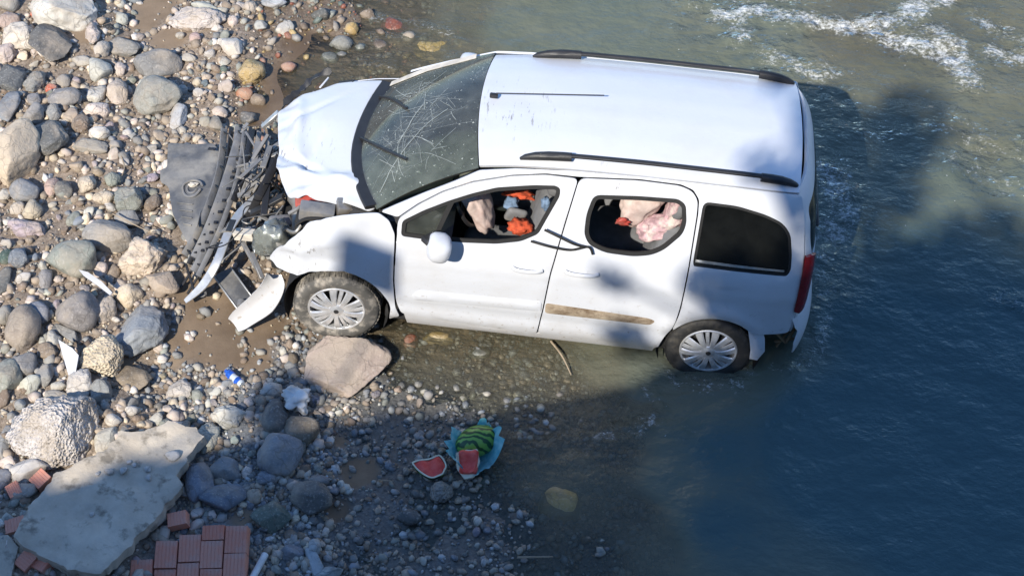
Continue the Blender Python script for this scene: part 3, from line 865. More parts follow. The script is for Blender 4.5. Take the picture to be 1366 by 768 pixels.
g1 = pebbles('dry_gravel', 19000, (-3.9, .2), (-3.2, 3.4), .010, .056, lambda x, y, h, m, d, u: (h > .02) & (u < (.25 + 1.1 * d) * (1 - .93 * m)),
             ['pinkw', 'white', 'cream', 'pale', 'tan', 'brown', 'grey', 'pinkw', 'greyg', 'brown', 'brown', 'tan', 'grey', 'mud'], 51)
tag(g1, 'pale mixed gravel filling the gaps between the dry stones', 'gravel')
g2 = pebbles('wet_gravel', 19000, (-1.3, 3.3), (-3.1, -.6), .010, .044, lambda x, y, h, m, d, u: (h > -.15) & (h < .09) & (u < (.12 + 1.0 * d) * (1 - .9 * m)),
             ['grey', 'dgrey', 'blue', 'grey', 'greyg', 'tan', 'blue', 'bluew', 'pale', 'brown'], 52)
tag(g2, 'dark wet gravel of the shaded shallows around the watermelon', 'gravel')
g3 = pebbles('streambed_gravel', 7500, (-1.8, 1.9), (.5, 3.6), .012, .055, lambda x, y, h, m, d, u: (h < .03) & (h > -.2) & (u < d * (1 - .8 * m)),
             ['ochre', 'brown', 'greyg', 'tan', 'grey', 'dgreen', 'redb'], 53)
tag(g3, 'brownish gravel showing through the shallow water beyond the bonnet', 'gravel')
g4 = pebbles('cobble_bed', 1500, (-3.9, -.7), (-3.2, 3.2), .030, .075, lambda x, y, h, m, d, u: (h > .06) & (u < .8 * (1 - m)), ['pinkw', 'white', 'cream', 'pale', 'tan', 'grey', 'greyg', 'blue', 'brown', 'pinkw', 'grey', 'lilac'], 54, 3, True)
tag(g4, 'jumble of small mixed stones bedded between the larger cobbles', 'stones')

# ================================================================== the wrecked van
def paint_material():
    m, nt, b, out = nodes_of('white_car_paint')
    tc = nt.nodes.new('ShaderNodeTexCoord')
    n1 = noise_node(nt, 2.4, 6, .62); n2 = noise_node(nt, 60, 4, .6); n3 = noise_node(nt, 9, 6, .7)
    c0 = (.615, .635, .67)
    c = mixc(nt, mth(nt, 'MULTIPLY', ramp(nt, n1, [(.46, 0), (.70, 1)]), .24), c0, (.48, .44, .38))
    s = nt.nodes.new('ShaderNodeSeparateXYZ'); nt.links.new(tc.outputs['Object'], s.inputs[0])
    low = ramp(nt, mth(nt, 'ADD', mth(nt, 'MULTIPLY', s.outputs['Z'], 1.0), mth(nt, 'MULTIPLY', mth(nt, 'SUBTRACT', n3, .5), .45)), [(.22, 1), (.46, 0)])
    c = mixc(nt, mth(nt, 'MULTIPLY', low, .30), c, (.36, .31, .25))
    # scuffs: long thin scrapes, gathered on the front of the roof and over the rear window
    mp = nt.nodes.new('ShaderNodeMapping'); nt.links.new(tc.outputs['Object'], mp.inputs['Vector']); mp.inputs['Scale'].default_value = (22, 3.2, 9); mp.inputs['Rotation'].default_value = (.2, .1, .35)
    sn = noise_node(nt, 1.6, 5, .7, vec=mp.outputs['Vector'])
    def near_pt(p, r):
        d = nt.nodes.new('ShaderNodeVectorMath'); d.operation = 'DISTANCE'; nt.links.new(tc.outputs['Object'], d.inputs[0]); d.inputs[1].default_value = p
        return ramp(nt, mth(nt, 'MULTIPLY', d.outputs['Value'], 1.0 / r), [(.35, 1), (1.0, 0)])
    zone = mth(nt, 'MAXIMUM', mth(nt, 'MAXIMUM', near_pt((1.12, -.1, 1.74), .42), near_pt((1.85, -.68, 1.64), .22)), mth(nt, 'MAXIMUM', near_pt((-.45, -.1, 1.0), .45), near_pt((-.25, -.85, .85), .3)))
    c = mixc(nt, mth(nt, 'MULTIPLY', mth(nt, 'MULTIPLY', ramp(nt, sn, [(.60, 0), (.64, 1)]), zone), .75), c, (.20, .18, .16))
    # mud thrown up on the lower panels
    sp = ramp(nt, noise_node(nt, 26, 5, .7), [(.60, 0), (.68, 1)])
    lowz = ramp(nt, s.outputs['Z'], [(.30, 1), (.95, 0)])
    c = mixc(nt, mth(nt, 'MULTIPLY', mth(nt, 'MULTIPLY', sp, lowz), .75), c, (.31, .26, .20))
    # fine scratches and chips
    c = mixc(nt, mth(nt, 'MULTIPLY', ramp(nt, n2, [(.70, 0), (.74, 1)]), .35), c, (.25, .22, .20))
    nt.links.new(c, b.inputs['Base Color'])
    nt.links.new(mth(nt, 'ADD', .26, mth(nt, 'MULTIPLY', n3, .28)), b.inputs['Roughness'])
    b.inputs['Coat Weight'].default_value = .35
    b.inputs['Coat Roughness'].default_value = .12
    bump(nt, n1, b, .10, .05)
    return m
M_PAINT = paint_material()
M_INNER = mat('dark_inner_trim', (.06, .061, .064), .8)
M_LINER = mat('headliner_grey', (.30, .30, .29), .9)
M_BLACK = mat('black_plastic', (.022, .022, .024), .5, bump_s=.3, bump_scale=140)
M_SEAL = mat('black_rubber_seal', (.014, .014, .014), .65)
M_TYRE = mat('muddy_tyre_rubber', (.11, .105, .095), .85, dirt=(.36, .325, .275), dirt_amt=.95, dirt_scale=11, bump_s=.4)
M_TYRE2 = mat('wet_tyre_rubber', (.026, .026, .026), .6, dirt=(.14, .125, .10), dirt_amt=.5, dirt_scale=6, bump_s=.4)
M_RIM = mat('silver_wheel_cover', (.70, .71, .72), .34, .55, dirt=(.30, .27, .22), dirt_amt=.35, dirt_scale=14)
M_DARKHOLE = mat('near_black_metal', (.02, .02, .02), .8)  # one near-black colour for underbody, housings and brake parts
M_RED = mat('red_lamp_lens', (.20, .008, .010), .18, coat=.6)
M_METAL = mat('bare_dirty_metal', (.34, .33, .31), .5, .6, dirt=(.17, .13, .09), dirt_amt=.6)
M_GREYPL = mat('dusty_grey_plastic', (.175, .178, .185), .7, dirt=(.30, .27, .22), dirt_amt=.6, dirt_scale=5, bump_s=.3)
M_CREAM = mat('cream_foam', (.60, .55, .47), .8)
M_SEAT = mat('grey_seat_cloth', (.17, .175, .185), .9, bump_s=.4, bump_scale=200)
M_BAG = mat('airbag_fabric', (.58, .47, .43), .85, dirt=(.40, .26, .23), dirt_amt=.5, dirt_scale=9, bump_s=.3)
M_BAG2 = mat('mauve_patterned_cloth', (.46, .30, .32), .85, var=.5, scale=26, dirt=(.60, .54, .48), dirt_amt=.9, dirt_scale=14, bump_s=.3)
M_ORANGE = mat('orange_cloth', (.55, .085, .03), .85, var=.6, scale=30)
M_BLUECL = mat('blue_cloth', (.16, .24, .36), .8)
M_REDPL = mat('red_plastic', (.42, .055, .04), .55, dirt=(.30, .24, .2), dirt_amt=.4)
M_BRONZE = mat('rusty_bracket', (.30, .20, .11), .7, .3, dirt=(.12, .08, .05))
M_CHROME = mat('scraped_aluminium', (.62, .62, .60), .38, .7, dirt=(.3, .27, .22), dirt_amt=.4)

def scuff_material():
    m, nt, b, out = nodes_of('scuffed_bare_strip')
    mp = nt.nodes.new('ShaderNodeMapping'); tc = nt.nodes.new('ShaderNodeTexCoord')
    nt.links.new(tc.outputs['Object'], mp.inputs['Vector']); mp.inputs['Scale'].default_value = (5, 4, 7)
    n1 = noise_node(nt, 1.3, 6, .7, vec=mp.outputs['Vector']); n2 = noise_node(nt, 40, 4, .6)
    c = mixc(nt, ramp(nt, n1, [(.35, 0), (.62, 1)]), (.17, .12, .075), (.44, .365, .27))
    c = mixc(nt, ramp(nt, n2, [(.6, 0), (.72, .8)]), c, (.09, .07, .05))
    nt.links.new(c, b.inputs['Base Color']); b.inputs['Roughness'].default_value = .85
    bump(nt, n1, b, .4, .01)
    return m
M_SCUFF = scuff_material()

def glass_material(name, tint, dust=0.0, cracks=False):
    m = bpy.data.materials.new(name); m.use_nodes = True
    nt = m.node_tree; nt.nodes.clear()
    out = nt.nodes.new('ShaderNodeOutputMaterial')
    tr = nt.nodes.new('ShaderNodeBsdfTransparent'); tr.inputs['Color'].default_value = (*tint, 1)
    gl = nt.nodes.new('ShaderNodeBsdfGlossy'); gl.inputs['Roughness'].default_value = .04
    fr = nt.nodes.new('ShaderNodeFresnel'); fr.inputs['IOR'].default_value = 1.5
    mx = nt.nodes.new('ShaderNodeMixShader')
    nt.links.new(fr.outputs[0], mx.inputs[0]); nt.links.new(tr.outputs[0], mx.inputs[1]); nt.links.new(gl.outputs[0], mx.inputs[2])
    last = mx.outputs[0]
    tc = nt.nodes.new('ShaderNodeTexCoord'); vec = tc.outputs['Object']
    if dust or cracks:
        df = nt.nodes.new('ShaderNodeBsdfDiffuse'); df.inputs['Color'].default_value = (.52, .55, .50, 1)
        n1 = noise_node(nt, 3.5, 6, .7, vec=vec)
        fac = mth(nt, 'MULTIPLY', ramp(nt, n1, [(.3, .25), (.75, 1)]), dust)
        if cracks:
            ms = nt.nodes.new('ShaderNodeMapping'); nt.links.new(vec, ms.inputs['Vector']); ms.inputs['Scale'].default_value = (5, 24, 5); ms.inputs['Rotation'].default_value = (0, .4, .7)
            stk = ramp(nt, noise_node(nt, 1.7, 6, .75, vec=ms.outputs['Vector']), [(.56, 0), (.70, 1)])
            fac = mth(nt, 'MAXIMUM', fac, mth(nt, 'MULTIPLY', mth(nt, 'MULTIPLY', stk, ramp(nt, n1, [(.42, 0), (.62, 1)])), .55))
        if cracks:
            dn = nt.nodes.new('ShaderNodeTexNoise'); dn.inputs['Scale'].default_value = 4; nt.links.new(vec, dn.inputs['Vector'])
            vm = nt.nodes.new('ShaderNodeVectorMath'); vm.operation = 'MULTIPLY_ADD'
            nt.links.new(dn.outputs['Color'], vm.inputs[0]); vm.inputs[1].default_value = (.16, .16, .16); nt.links.new(vec, vm.inputs[2])
            reg = ramp(nt, noise_node(nt, 2.2, 3, .5, vec=vec), [(.42, 0), (.6, 1)])
            tot = None
            for sc, wd, am in ((17.0, .035, .5), (34.0, .05, .45)):
                v = nt.nodes.new('ShaderNodeTexVoronoi'); v.feature = 'DISTANCE_TO_EDGE'; v.inputs['Scale'].default_value = sc
                nt.links.new(vm.outputs[0], v.inputs['Vector'])
                l = mth(nt, 'MULTIPLY', ramp(nt, v.outputs['Distance'], [(0, 1), (wd, 0)]), am)
                if sc > 8: l = mth(nt, 'MULTIPLY', l, reg)
                tot = l if tot is None else mth(nt, 'MAXIMUM', tot, l)
            sp = ramp(nt, noise_node(nt, 48, 2, .5, vec=vec), [(.70, 0), (.735, 1)])
            fac = mth(nt, 'MAXIMUM', fac, mth(nt, 'MAXIMUM', mth(nt, 'MULTIPLY', tot, .75), mth(nt, 'MULTIPLY', sp, .9)))
        m2 = nt.nodes.new('ShaderNodeMixShader')
        nt.links.new(fac, m2.inputs[0]); nt.links.new(last, m2.inputs[1]); nt.links.new(df.outputs[0], m2.inputs[2]); last = m2.outputs[0]
    nt.links.new(last, out.inputs['Surface'])
    return m
M_SCREEN = glass_material('cracked_windscreen_glass', (.52, .59, .52), .19, True)
M_GLASS = glass_material('side_glass', (.45, .50, .47), .10)
M_TINT = glass_material('dark_tinted_glass', (.035, .04, .042), .02)
M_LENS = glass_material('broken_headlamp_lens', (.75, .78, .78), .35, True)

CAR = empty('white_van', (0, 0, 0), 'crashed white family van with torn-off front, nose on the stones and tail in the river', 'van')
CAR.matrix_world = Matrix([(0.997564, 0.0, 0.069756, 0.0), (-0.007292, 0.994522, 0.104274, 0.0), (-0.069374, -0.104528, 0.992099, -0.000758), (0.0, 0.0, 0.0, 1.0)])

ZK = [.10, .18, .24, .35, .55, .80, .98, 1.06, 1.15, 1.35, 1.5, 1.60, 1.66, 1.72]
WK = [.78, .815, .85, .882, .90, .90, .888, .872, .845, .785, .738, .70, .672, .635]
_zf = np.linspace(.10, 1.72, 82)
_wf = np.interp(_zf, ZK, WK)
for _k in range(6):                                              # round the knuckles of the section
    _wf[1:-1] = .25 * _wf[:-2] + .5 * _wf[1:-1] + .25 * _wf[2:]
def half_width(x, z):
    s = 1.0
    if x < .2: s -= .05 * (.2 - x) ** 2
    if x > 2.7: s -= .045 * ((x - 2.7) / .7) ** 2
    if x > 3.12: s -= .10 * ((x - 3.12) / .25) ** 2
    return float(np.interp(z, _zf, _wf)) * s

def g2(x, z, cx, cz, rx, rz):
    return math.exp(-((x - cx) / rx) ** 2 - ((z - cz) / rz) ** 2)

def near_side(x, z):
    d = .006 * g2(x, z, 1.0, .8, .35, .12) - .012 * g2(x, z, 2.0, .84, .22, .10) - .01 * g2(x, z, 2.75, .88, .2, .12)
    # crease along the doors just under the handles and a swage low down
    d += .006 * math.exp(-((z - .90) / .03) ** 2) - .010 * math.exp(-((z - .46) / .05) ** 2)
    # wheel arch lips swell out
    for ax in (0.0, 2.728):
        r = math.hypot(x - ax, z - .33)
        d += .016 * math.exp(-((r - .40) / .05) ** 2) * (z > .3)
    if x < .42:                                                   # buckled front wing
        d += -.05 * g2(x, z, .22, 1.02, .16, .16) + .035 * g2(x, z, -.12, 1.0, .16, .12) - .03 * g2(x, z, -.42, .8, .12, .1)
        cr = noise3(np.array([[x * 8, z * 8, 2.2], [x * 17, z * 17, 6.2]]), 21)
        d += (.034 * (abs(cr[0]) - .3) + .012 * cr[1]) / (1 + math.exp((x - .0) / .08))
    return (x, -(half_width(x, z) + d), z)
def far_side(x, z):
    p = near_side(x, z) if x > .42 else (x, -half_width(x, z), z)
    return (p[0], -p[1], p[2])

def fillet(poly, r, n=4):
    out = []
    m = len(poly)
    for i in range(m):
        p0, p1, p2 = (np.array(poly[(i + k) % m], float) for k in (-1, 0, 1))
        a, b = p0 - p1, p2 - p1
        la, lb = np.linalg.norm(a), np.linalg.norm(b)
        t = min(r, la * .45, lb * .45)
        q0, q2 = p1 + a / la * t, p1 + b / lb * t
        for k in range(n + 1):
            s = k / n
            out.append((1 - s) ** 2 * q0 + 2 * s * (1 - s) * p1 + s * s * q2)
    return out

def resample(poly, step):
    out = []
    m = len(poly)
    for i in range(m):
        a, b = np.array(poly[i], float), np.array(poly[(i + 1) % m], float)
        L = np.linalg.norm(b - a)
        if L < 1e-6: continue
        k = max(1, int(math.ceil(L / step)))
        out += [a + (b - a) * j / k for j in range(k)]
    return np.array(out)

def area2(P):
    return .5 * np.sum(P[:, 0] * np.roll(P[:, 1], -1) - np.roll(P[:, 0], -1) * P[:, 1])

def inset(poly, d):
    P = np.array(poly, float)
    if area2(P) < 0: P = P[::-1]
    n = len(P); out = []
    for i in range(n):
        a = P[i] - P[i - 1]; b = P[(i + 1) % n] - P[i]
        a /= np.linalg.norm(a) + 1e-12; b /= np.linalg.norm(b) + 1e-12
        nrm = np.array([-(a[1] + b[1]), a[0] + b[0]]); l = np.linalg.norm(nrm) + 1e-9; nrm /= l
        out.append(P[i] + nrm * d / max(.5, math.cos(.5 * math.acos(max(-1, min(1, float(a @ b)))))))
    return np.array(out)

def inside(P, q):
    x, y = q[:, 0], q[:, 1]
    c = np.zeros(len(q), bool)
    n = len(P); j = n - 1
    for i in range(n):
        xi, yi, xj, yj = P[i][0], P[i][1], P[j][0], P[j][1]
        cond = ((yi > y) != (yj > y)) & (x < (xj - xi) * (y - yi) / (yj - yi + 1e-15) + xi)
        c ^= cond; j = i
    return c

def panel(name, poly, surf, mats, parent, holes=(), step=.04, thick=.02, offset=0.0, roll=.004, flip=False):
    """sheet metal: a flat outline (with holes) laid on a curved surface, given thickness and rolled edges"""
    rings = [resample(poly, step)] + [resample(h, step) for h in holes]
    V = np.concatenate(rings)
    edges = []; s = 0
    for r in rings:
        edges += [(s + i, s + (i + 1) % len(r)) for i in range(len(r))]; s += len(r)
    nb = len(V)
    lo, hi = V.min(0), V.max(0)
    gx, gz = np.meshgrid(np.arange(lo[0] + step / 2, hi[0], step), np.arange(lo[1] + step / 2, hi[1], step))
    gpt = np.stack([gx.ravel(), gz.ravel()], 1)
    if len(gpt):
        k = inside(rings[0], gpt)
        for h in rings[1:]: k &= ~inside(h, gpt)
        gpt = gpt[k]
        if len(gpt):
            d = np.sqrt(((gpt[:, None, :] - V[None]) ** 2).sum(2)).min(1)
            gpt = gpt[d > step * .45]
    A = [Vector(p) for p in np.concatenate([V, gpt])] if len(gpt) else [Vector(p) for p in V]
    vo, eo, fo, _, _, _ = delaunay_2d_cdt(A, edges, [], 0, 1e-7)
    W2 = np.array([v[:] for v in vo])
    T_ = np.array([f_ for f_ in fo if len(f_) == 3])
    cen = W2[T_].mean(1)
    k = inside(rings[0], cen)
    for h in rings[1:]: k &= ~inside(h, cen)
    T_ = T_[k]
    e1, e2, e3 = W2[T_[:, 1]] - W2[T_[:, 0]], W2[T_[:, 2]] - W2[T_[:, 1]], W2[T_[:, 0]] - W2[T_[:, 2]]
    lon = np.sqrt(np.maximum(np.maximum((e1 ** 2).sum(1), (e2 ** 2).sum(1)), (e3 ** 2).sum(1)))
    T_ = T_[np.abs(e1[:, 0] * e2[:, 1] - e1[:, 1] * e2[:, 0]) / lon > 4e-4]      # no slivers along straight edges
    P3 = np.array([surf(float(p[0]), float(p[1])) for p in W2])
    e = 1e-3
    Nn = []
    for p in W2:
        a = np.array(surf(p[0] + e, p[1])) - np.array(surf(p[0] - e, p[1])); b = np.array(surf(p[0], p[1] + e)) - np.array(surf(p[0], p[1] - e))
        n_ = np.cross(a, b); Nn.append(n_ / (np.linalg.norm(n_) + 1e-12))
    Nn = np.array(Nn)
    if flip: Nn = -Nn
    # triangles must face along Nn
    fn = np.cross(P3[T_[:, 1]] - P3[T_[:, 0]], P3[T_[:, 2]] - P3[T_[:, 0]])
    bad = (fn * Nn[T_[:, 0]]).sum(1) < 0
    T_[bad] = T_[bad][:, ::-1]
    from collections import Counter
    cnt = Counter()
    for t in T_:
        for a, b in ((t[0], t[1]), (t[1], t[2]), (t[2], t[0])): cnt[(int(a), int(b))] += 1
    border = [(a, b) for (a, b) in cnt if (b, a) not in cnt]
    rim = {a for a, b in border} | {b for a, b in border}
    P3 = P3 + Nn * offset
    outer = P3.copy()
    for i in rim: outer[i] -= Nn[i] * roll
    inner = P3 - Nn * thick
    n = len(P3)
    VV = np.concatenate([outer, inner, outer, inner])
    FF = [tuple(t) for t in T_] + [tuple(n + t[::-1]) for t in T_] + [(2 * n + b, 2 * n + a, 3 * n + a, 3 * n + b) for a, b in border]
    mi = [0] * len(T_) + [1 if isinstance(mats, (list, tuple)) and len(mats) > 1 else 0] * len(T_) + [0] * len(border)
    o = mesh(name, VV, FF, mats, parent, True, mi)
    bm = bmesh.new(); bm.from_mesh(o.data)
    bmesh.ops.delete(bm, geom=[v for v in bm.verts if not v.link_faces], context='VERTS')
    bm.to_mesh(o.data); bm.free()
    return o

FRONT_DOOR = [(.419, 1.06), (.419, 1.029), (.423, .69), (.444, .463), (.485, .356), (1.001, .312), (1.470, .281), (1.493, .563), (1.516, .925), (1.552, 1.166), (1.581, 1.347), (1.635, 1.648), (1.412, 1.65), (1.178, 1.617), (.915, 1.545), (.721, 1.455), (.56, 1.345), (.425, 1.225)]
FRONT_WIN = [(.452, 1.215), (.452, 1.10), (.613, 1.095), (.886, 1.103), (1.122, 1.121), (1.291, 1.160), (1.406, 1.228), (1.447, 1.332), (1.525, 1.520), (1.522, 1.572), (1.488, 1.588), (1.336, 1.575), (1.087, 1.532), (.923, 1.472), (.76, 1.398), (.596, 1.310)]
REAR_DOOR = [(1.480, .290), (1.912, .285), (2.353, .257), (2.38, .397), (2.435, .52), (2.464, .746), (2.473, 1.12), (2.476, 1.497), (2.469, 1.593), (2.425, 1.648), (2.339, 1.674), (2.049, 1.678), (1.645, 1.652), (1.591, 1.347), (1.562, 1.166), (1.526, .925), (1.503, .563)]
REAR_WIN = [(1.755, 1.555), (2.063, 1.580), (2.337, 1.590), (2.393, 1.556), (2.416, 1.428), (2.40, 1.344), (2.289, 1.215), (2.206, 1.165), (2.081, 1.140), (1.882, 1.145), (1.766, 1.190), (1.722, 1.264), (1.72, 1.409)]
QUARTER_WIN = [(2.508, 1.591), (2.744, 1.587), (2.947, 1.547), (3.073, 1.498), (3.140, 1.421), (3.178, 1.257), (3.187, 1.144), (3.167, 1.106), (2.817, 1.112), (2.508, 1.118), (2.500, 1.152)]
FENDER = [(-.486, .746), (-.40, .88), (-.283, 1.018), (-.209, 1.121), (.051, 1.206), (.285, 1.248), (.36, 1.20), (.405, 1.103), (.408, 1.015), (.412, .689), (.434, .432), (.468, .325), (.39, .262), *[(.0 + .41 * math.cos(math.radians(a)), .342 + .41 * math.sin(math.radians(a))) for a in np.linspace(10, 134, 16)], (-.421, .685)]
FENDER_FAR = [(x, z - .085 * min(1, max(0, (z - .9) / .2))) for x, z in FENDER]
ARCH_R = [(2.728 + r * math.cos(math.radians(a)), .315 + r * math.sin(math.radians(a))) for a, r in zip(np.linspace(43, 146, 14), np.linspace(.377, .345, 14))]
BODY_SIDE = [(.30, 1.262), (.40, 1.325), (.60, 1.44), (.80, 1.545), (.955, 1.632), (1.2, 1.668), (1.6, 1.693), (2.1, 1.703), (2.8, 1.70), (3.17, 1.69), (3.20, 1.60), (3.225, 1.498), (3.261, 1.262), (3.290, .90), (3.292, .757), (3.272, .564), *ARCH_R, (2.474, .746), (2.483, 1.12), (2.486, 1.497), (2.478, 1.60), (2.43, 1.658), (2.341, 1.684), (2.049, 1.688), (1.64, 1.662), (1.412, 1.660), (1.178, 1.627), (.91, 1.556), (.716, 1.466), (.553, 1.356), (.418, 1.238)]
# drop the sliver that would double the door edge
BODY_SIDE = [p for p in BODY_SIDE if p not in ((2.372, .262), (2.40, .40), (2.465, .53), (2.394, .258), (2.42, .38))]
MOULD1 = [(.551, .572), (.60, .632), (1.482, .656), (1.484, .562), (.568, .535)]
MOULD2 = [(1.512, .650), (2.26, .612), (2.31, .590), (2.275, .545), (1.514, .548)]

DOORS = {}
for nm, surf, fl in (('near', near_side, False), ('far', far_side, True)):
    near = nm == 'near'
    fw = fillet(FRONT_WIN, .03); rw = fillet(REAR_WIN, .05); qw = fillet(QUARTER_WIN, .05)
    d1 = panel('front_door', fillet(FRONT_DOOR, .035), surf, [M_PAINT, M_INNER], CAR, [fw], thick=.035, flip=fl)
    d2 = panel('rear_door', fillet(REAR_DOOR, .05), surf, [M_PAINT, M_INNER], CAR, [rw], thick=.035, flip=fl)
    bs = panel('body_side', fillet(BODY_SIDE, .02), surf, [M_PAINT, M_INNER], CAR, [qw], thick=.022, flip=fl)
    panel('front_wing' if near else 'front_wing', fillet(FENDER if near else FENDER_FAR, .02), surf, [M_PAINT, M_INNER], CAR, thick=.012, flip=fl)
    for par, w, a in ((d1, fw, .028), (d2, rw, .030)):
        panel('window_seal', inset(w, -.004), surf, M_SEAL, par, [inset(w, a)], thick=.02, offset=-.004, flip=fl, step=.05)
    panel('window_seal', inset(qw, -.003), surf, M_SEAL, bs, [inset(qw, .02)], thick=.012, offset=-.005, flip=fl, step=.05)
    panel('quarter_window', inset(qw, .012), surf, M_TINT, bs, thick=.005, offset=-.008, flip=fl, step=.07)
    # fixed corner glass of the front door with its divider bar
    panel('corner_glass', [(.462, 1.205), (.462, 1.112), (.672, 1.112), (.77, 1.39), (.60, 1.30)], surf, M_GLASS, d1, thick=.004, offset=-.02, flip=fl, step=.07)
    panel('divider_bar', [(.668, 1.10), (.70, 1.10), (.806, 1.40), (.77, 1.40)], surf, M_SEAL, d1, thick=.016, offset=-.004, flip=fl, step=.06)
    if not near:
        panel('door_glass', inset(fw, .015), surf, M_GLASS, d1, thick=.004, offset=-.03, flip=fl, step=.08)
        panel('door_glass', inset(rw, .015), surf, M_GLASS, d2, thick=.004, offset=-.03, flip=fl, step=.08)
    panel('rub_strip', fillet(MOULD1, .02), surf, M_PAINT, d1, thick=.02, offset=.013, roll=.008, flip=fl, step=.035)
    st = panel('rub_strip', fillet(MOULD2, .03), surf, M_SCUFF if near else M_PAINT, d2, thick=.012, offset=.006, roll=.004, flip=fl, step=.035)
    if near: tag(st, 'scuffed bare strip where the moulding was torn off')
    # handles: a bar over a scooped cup
    for par, x0, x1, z0 in ((d1, 1.25, 1.462, .966), (d2, 1.62, 1.855, .985)):
        sg = -1 if near else 1
        cx = (x0 + x1) / 2 - .02
        th = np.linspace(0, 2 * math.pi, 20, endpoint=False)
        panel('handle_cup', [(cx + .065 * math.cos(t), z0 + .004 + .042 * math.sin(t)) for t in th], surf, M_GREYPL if 0 else M_PAINT, par, [[(cx + .058 * math.cos(t), z0 + .004 + .035 * math.sin(t)) for t in th]], thick=.006, offset=.004, roll=.002, flip=fl, step=.03)
        pts = [np.array(surf(x, z0 - .008)) + np.array([0, sg * off, 0]) for x, off in ((x0, .006), (x0 + .03, .030), ((x0 + x1) / 2, .038), (x1 - .04, .032), (x1, .010))]
        sweep('door_handle', spline(pts, 5), rect(.022, .032, .008), M_PAINT, par)
    if near:
        fp = fillet([(2.657, 1.055), (2.868, 1.055), (2.862, .955), (2.675, .95)], .02)
        panel('fuel_flap', fp, surf, M_PAINT, bs, thick=.006, offset=.003, roll=.003, flip=fl, step=.04)
        panel('fuel_flap_gap', inset(fp, -.004), surf, M_SEAL, bs, [inset(fp, .0005)], thick=.004, offset=.0006, flip=fl, step=.05)
        panel('window_strip', [(2.515, 1.150), (2.80, 1.145), (3.14, 1.140), (3.14, 1.155), (2.80, 1.165), (2.515, 1.172)], surf, M_CHROME, bs, thick=.005, offset=.003, flip=fl, step=.06)  # narrow silver strip along the lower edge of the quarter window
    # sill under the doors
    panel('sill', [(.50, .335), (.52, .20), (2.33, .18), (2.34, .25), (1.5, .272), (1.0, .303)], surf, [M_PAINT, M_INNER], CAR, thick=.02, offset=-.012, flip=fl, step=.06)

# ---------------- roof
SEAMX = [.93, .955, 1.2, 1.6, 2.1, 2.8, 3.2]; SEAMZ = [1.622, 1.636, 1.672, 1.697, 1.707, 1.704, 1.692]
_xs = np.linspace(.85, 3.3, 60); _sz = np.interp(_xs, SEAMX, SEAMZ)
for _k in range(8): _sz[1:-1] = .25 * _sz[:-2] + .5 * _sz[1:-1] + .25 * _sz[2:]
def roof_edge(x):
    return half_width(x, 1.70) - .012
def roof_surf(x, y):
    w = roof_edge(x)
    t = y / w
    z = float(np.interp(x, _xs, _sz)) + .068 * (1 - t * t) + .014 * (1 - t ** 8)
    z -= .010 * math.exp(-((y - .18) / .02) ** 2) * 0
    # dents and shallow pressed ribs
    z -= .012 * g2(x, y, 1.25, -.05, .16, .22) + .010 * g2(x, y, 3.0, -.35, .18, .14) + .008 * g2(x, y, 3.0, .38, .15, .12)
    for ry in (-.34, -.11, .11, .34):
        z += .0025 * math.exp(-((y - ry) / .035) ** 2)
    return (x, y, z)
ry_ = np.linspace(-1, 1, 17)
front = [(.895 + .055 * t * t, t * (roof_edge(.95) - .004)) for t in ry_]
rear = [(3.175 - .02 * t * t, t * (roof_edge(3.16) - .004)) for t in ry_[::-1]]
right = [(x, roof_edge(x) - .004) for x in np.linspace(1.05, 3.08, 14)]
left = [(x, -(roof_edge(x) - .004)) for x in np.linspace(3.08, 1.05, 14)]
ROOF = panel('roof', front + right + rear + left, roof_surf, [M_PAINT, M_LINER], CAR, step=.05, thick=.03)
# aerial lying back along the roof
tube('aerial', [(1.00, .0, 1.775), (1.3, .012, 1.80), (1.76, .03, 1.838)], .0045, M_BLACK, CAR, 6)
box('aerial_base', (.985, 0, 1.752), (.06, .035, .035), M_BLACK, CAR, bevel=.01)
# roof rails: moulded feet with a bar between
for sg in (-1, 1):
    def rp(x, dz=0.0, dy=0.0):
        y = sg * (roof_edge(x) - .055 + dy)
        return (x, y, roof_surf(x, y)[2] + dz)
    bar = sweep('roof_rail', [rp(x, .052) for x in np.linspace(1.36, 3.0, 20)], rect(.036, .026, .008), M_BLACK, CAR)
    sweep('rail_foot', [rp(x, dz) for x, dz in ((1.225, .0), (1.26, .016), (1.33, .030), (1.42, .038), (1.50, .040), (1.575, .040))], rect(.058, .062, .018), M_BLACK, bar, scale=[.35, .7, .95, 1.05, 1.05, 1.0])
    sweep('rail_foot', [rp(x, dz) for x, dz in ((2.88, .040), (2.95, .038), (3.02, .034), (3.08, .022), (3.125, .006), (3.14, .0))], rect(.058, .062, .018), M_BLACK, bar, scale=[1.0, 1.05, 1.0, .85, .6, .35])

# ---------------- windscreen
def cowl_x(y): return .06 + (.40 if y < 0 else .22) * y * y
def screen_surf(s, t):
    """s across -1..1, t from cowl 0 to header 1"""
    yb, yt = s * .70, s * .655
    b = np.array([cowl_x(yb), yb, 1.20 - .015 * s * s]); tp = np.array([.89 + .055 * s * s, yt, 1.695 - .062 * s * s])
    p = b + (tp - b) * t
    bul = 4 * t * (1 - t)
    p += np.array([-.030, 0, .040]) * bul * (1 - .3 * s * s)
    p[2] -= .02 * g2(s, t, -.2, .45, .4, .3)
    return tuple(p)
ws = [(-1 + .1 * k, 0.0) for k in range(20)] + [(1, t) for t in np.linspace(0, 1, 9)[:-1]] + [(1 - .1 * k, 1.0) for k in range(20)] + [(-1, t) for t in np.linspace(1, 0, 9)[:-1]]
SCREEN = panel('windscreen', ws, screen_surf, M_SCREEN, CAR, step=.09, thick=.006, roll=0, flip=True)
band = inset(ws, .045)
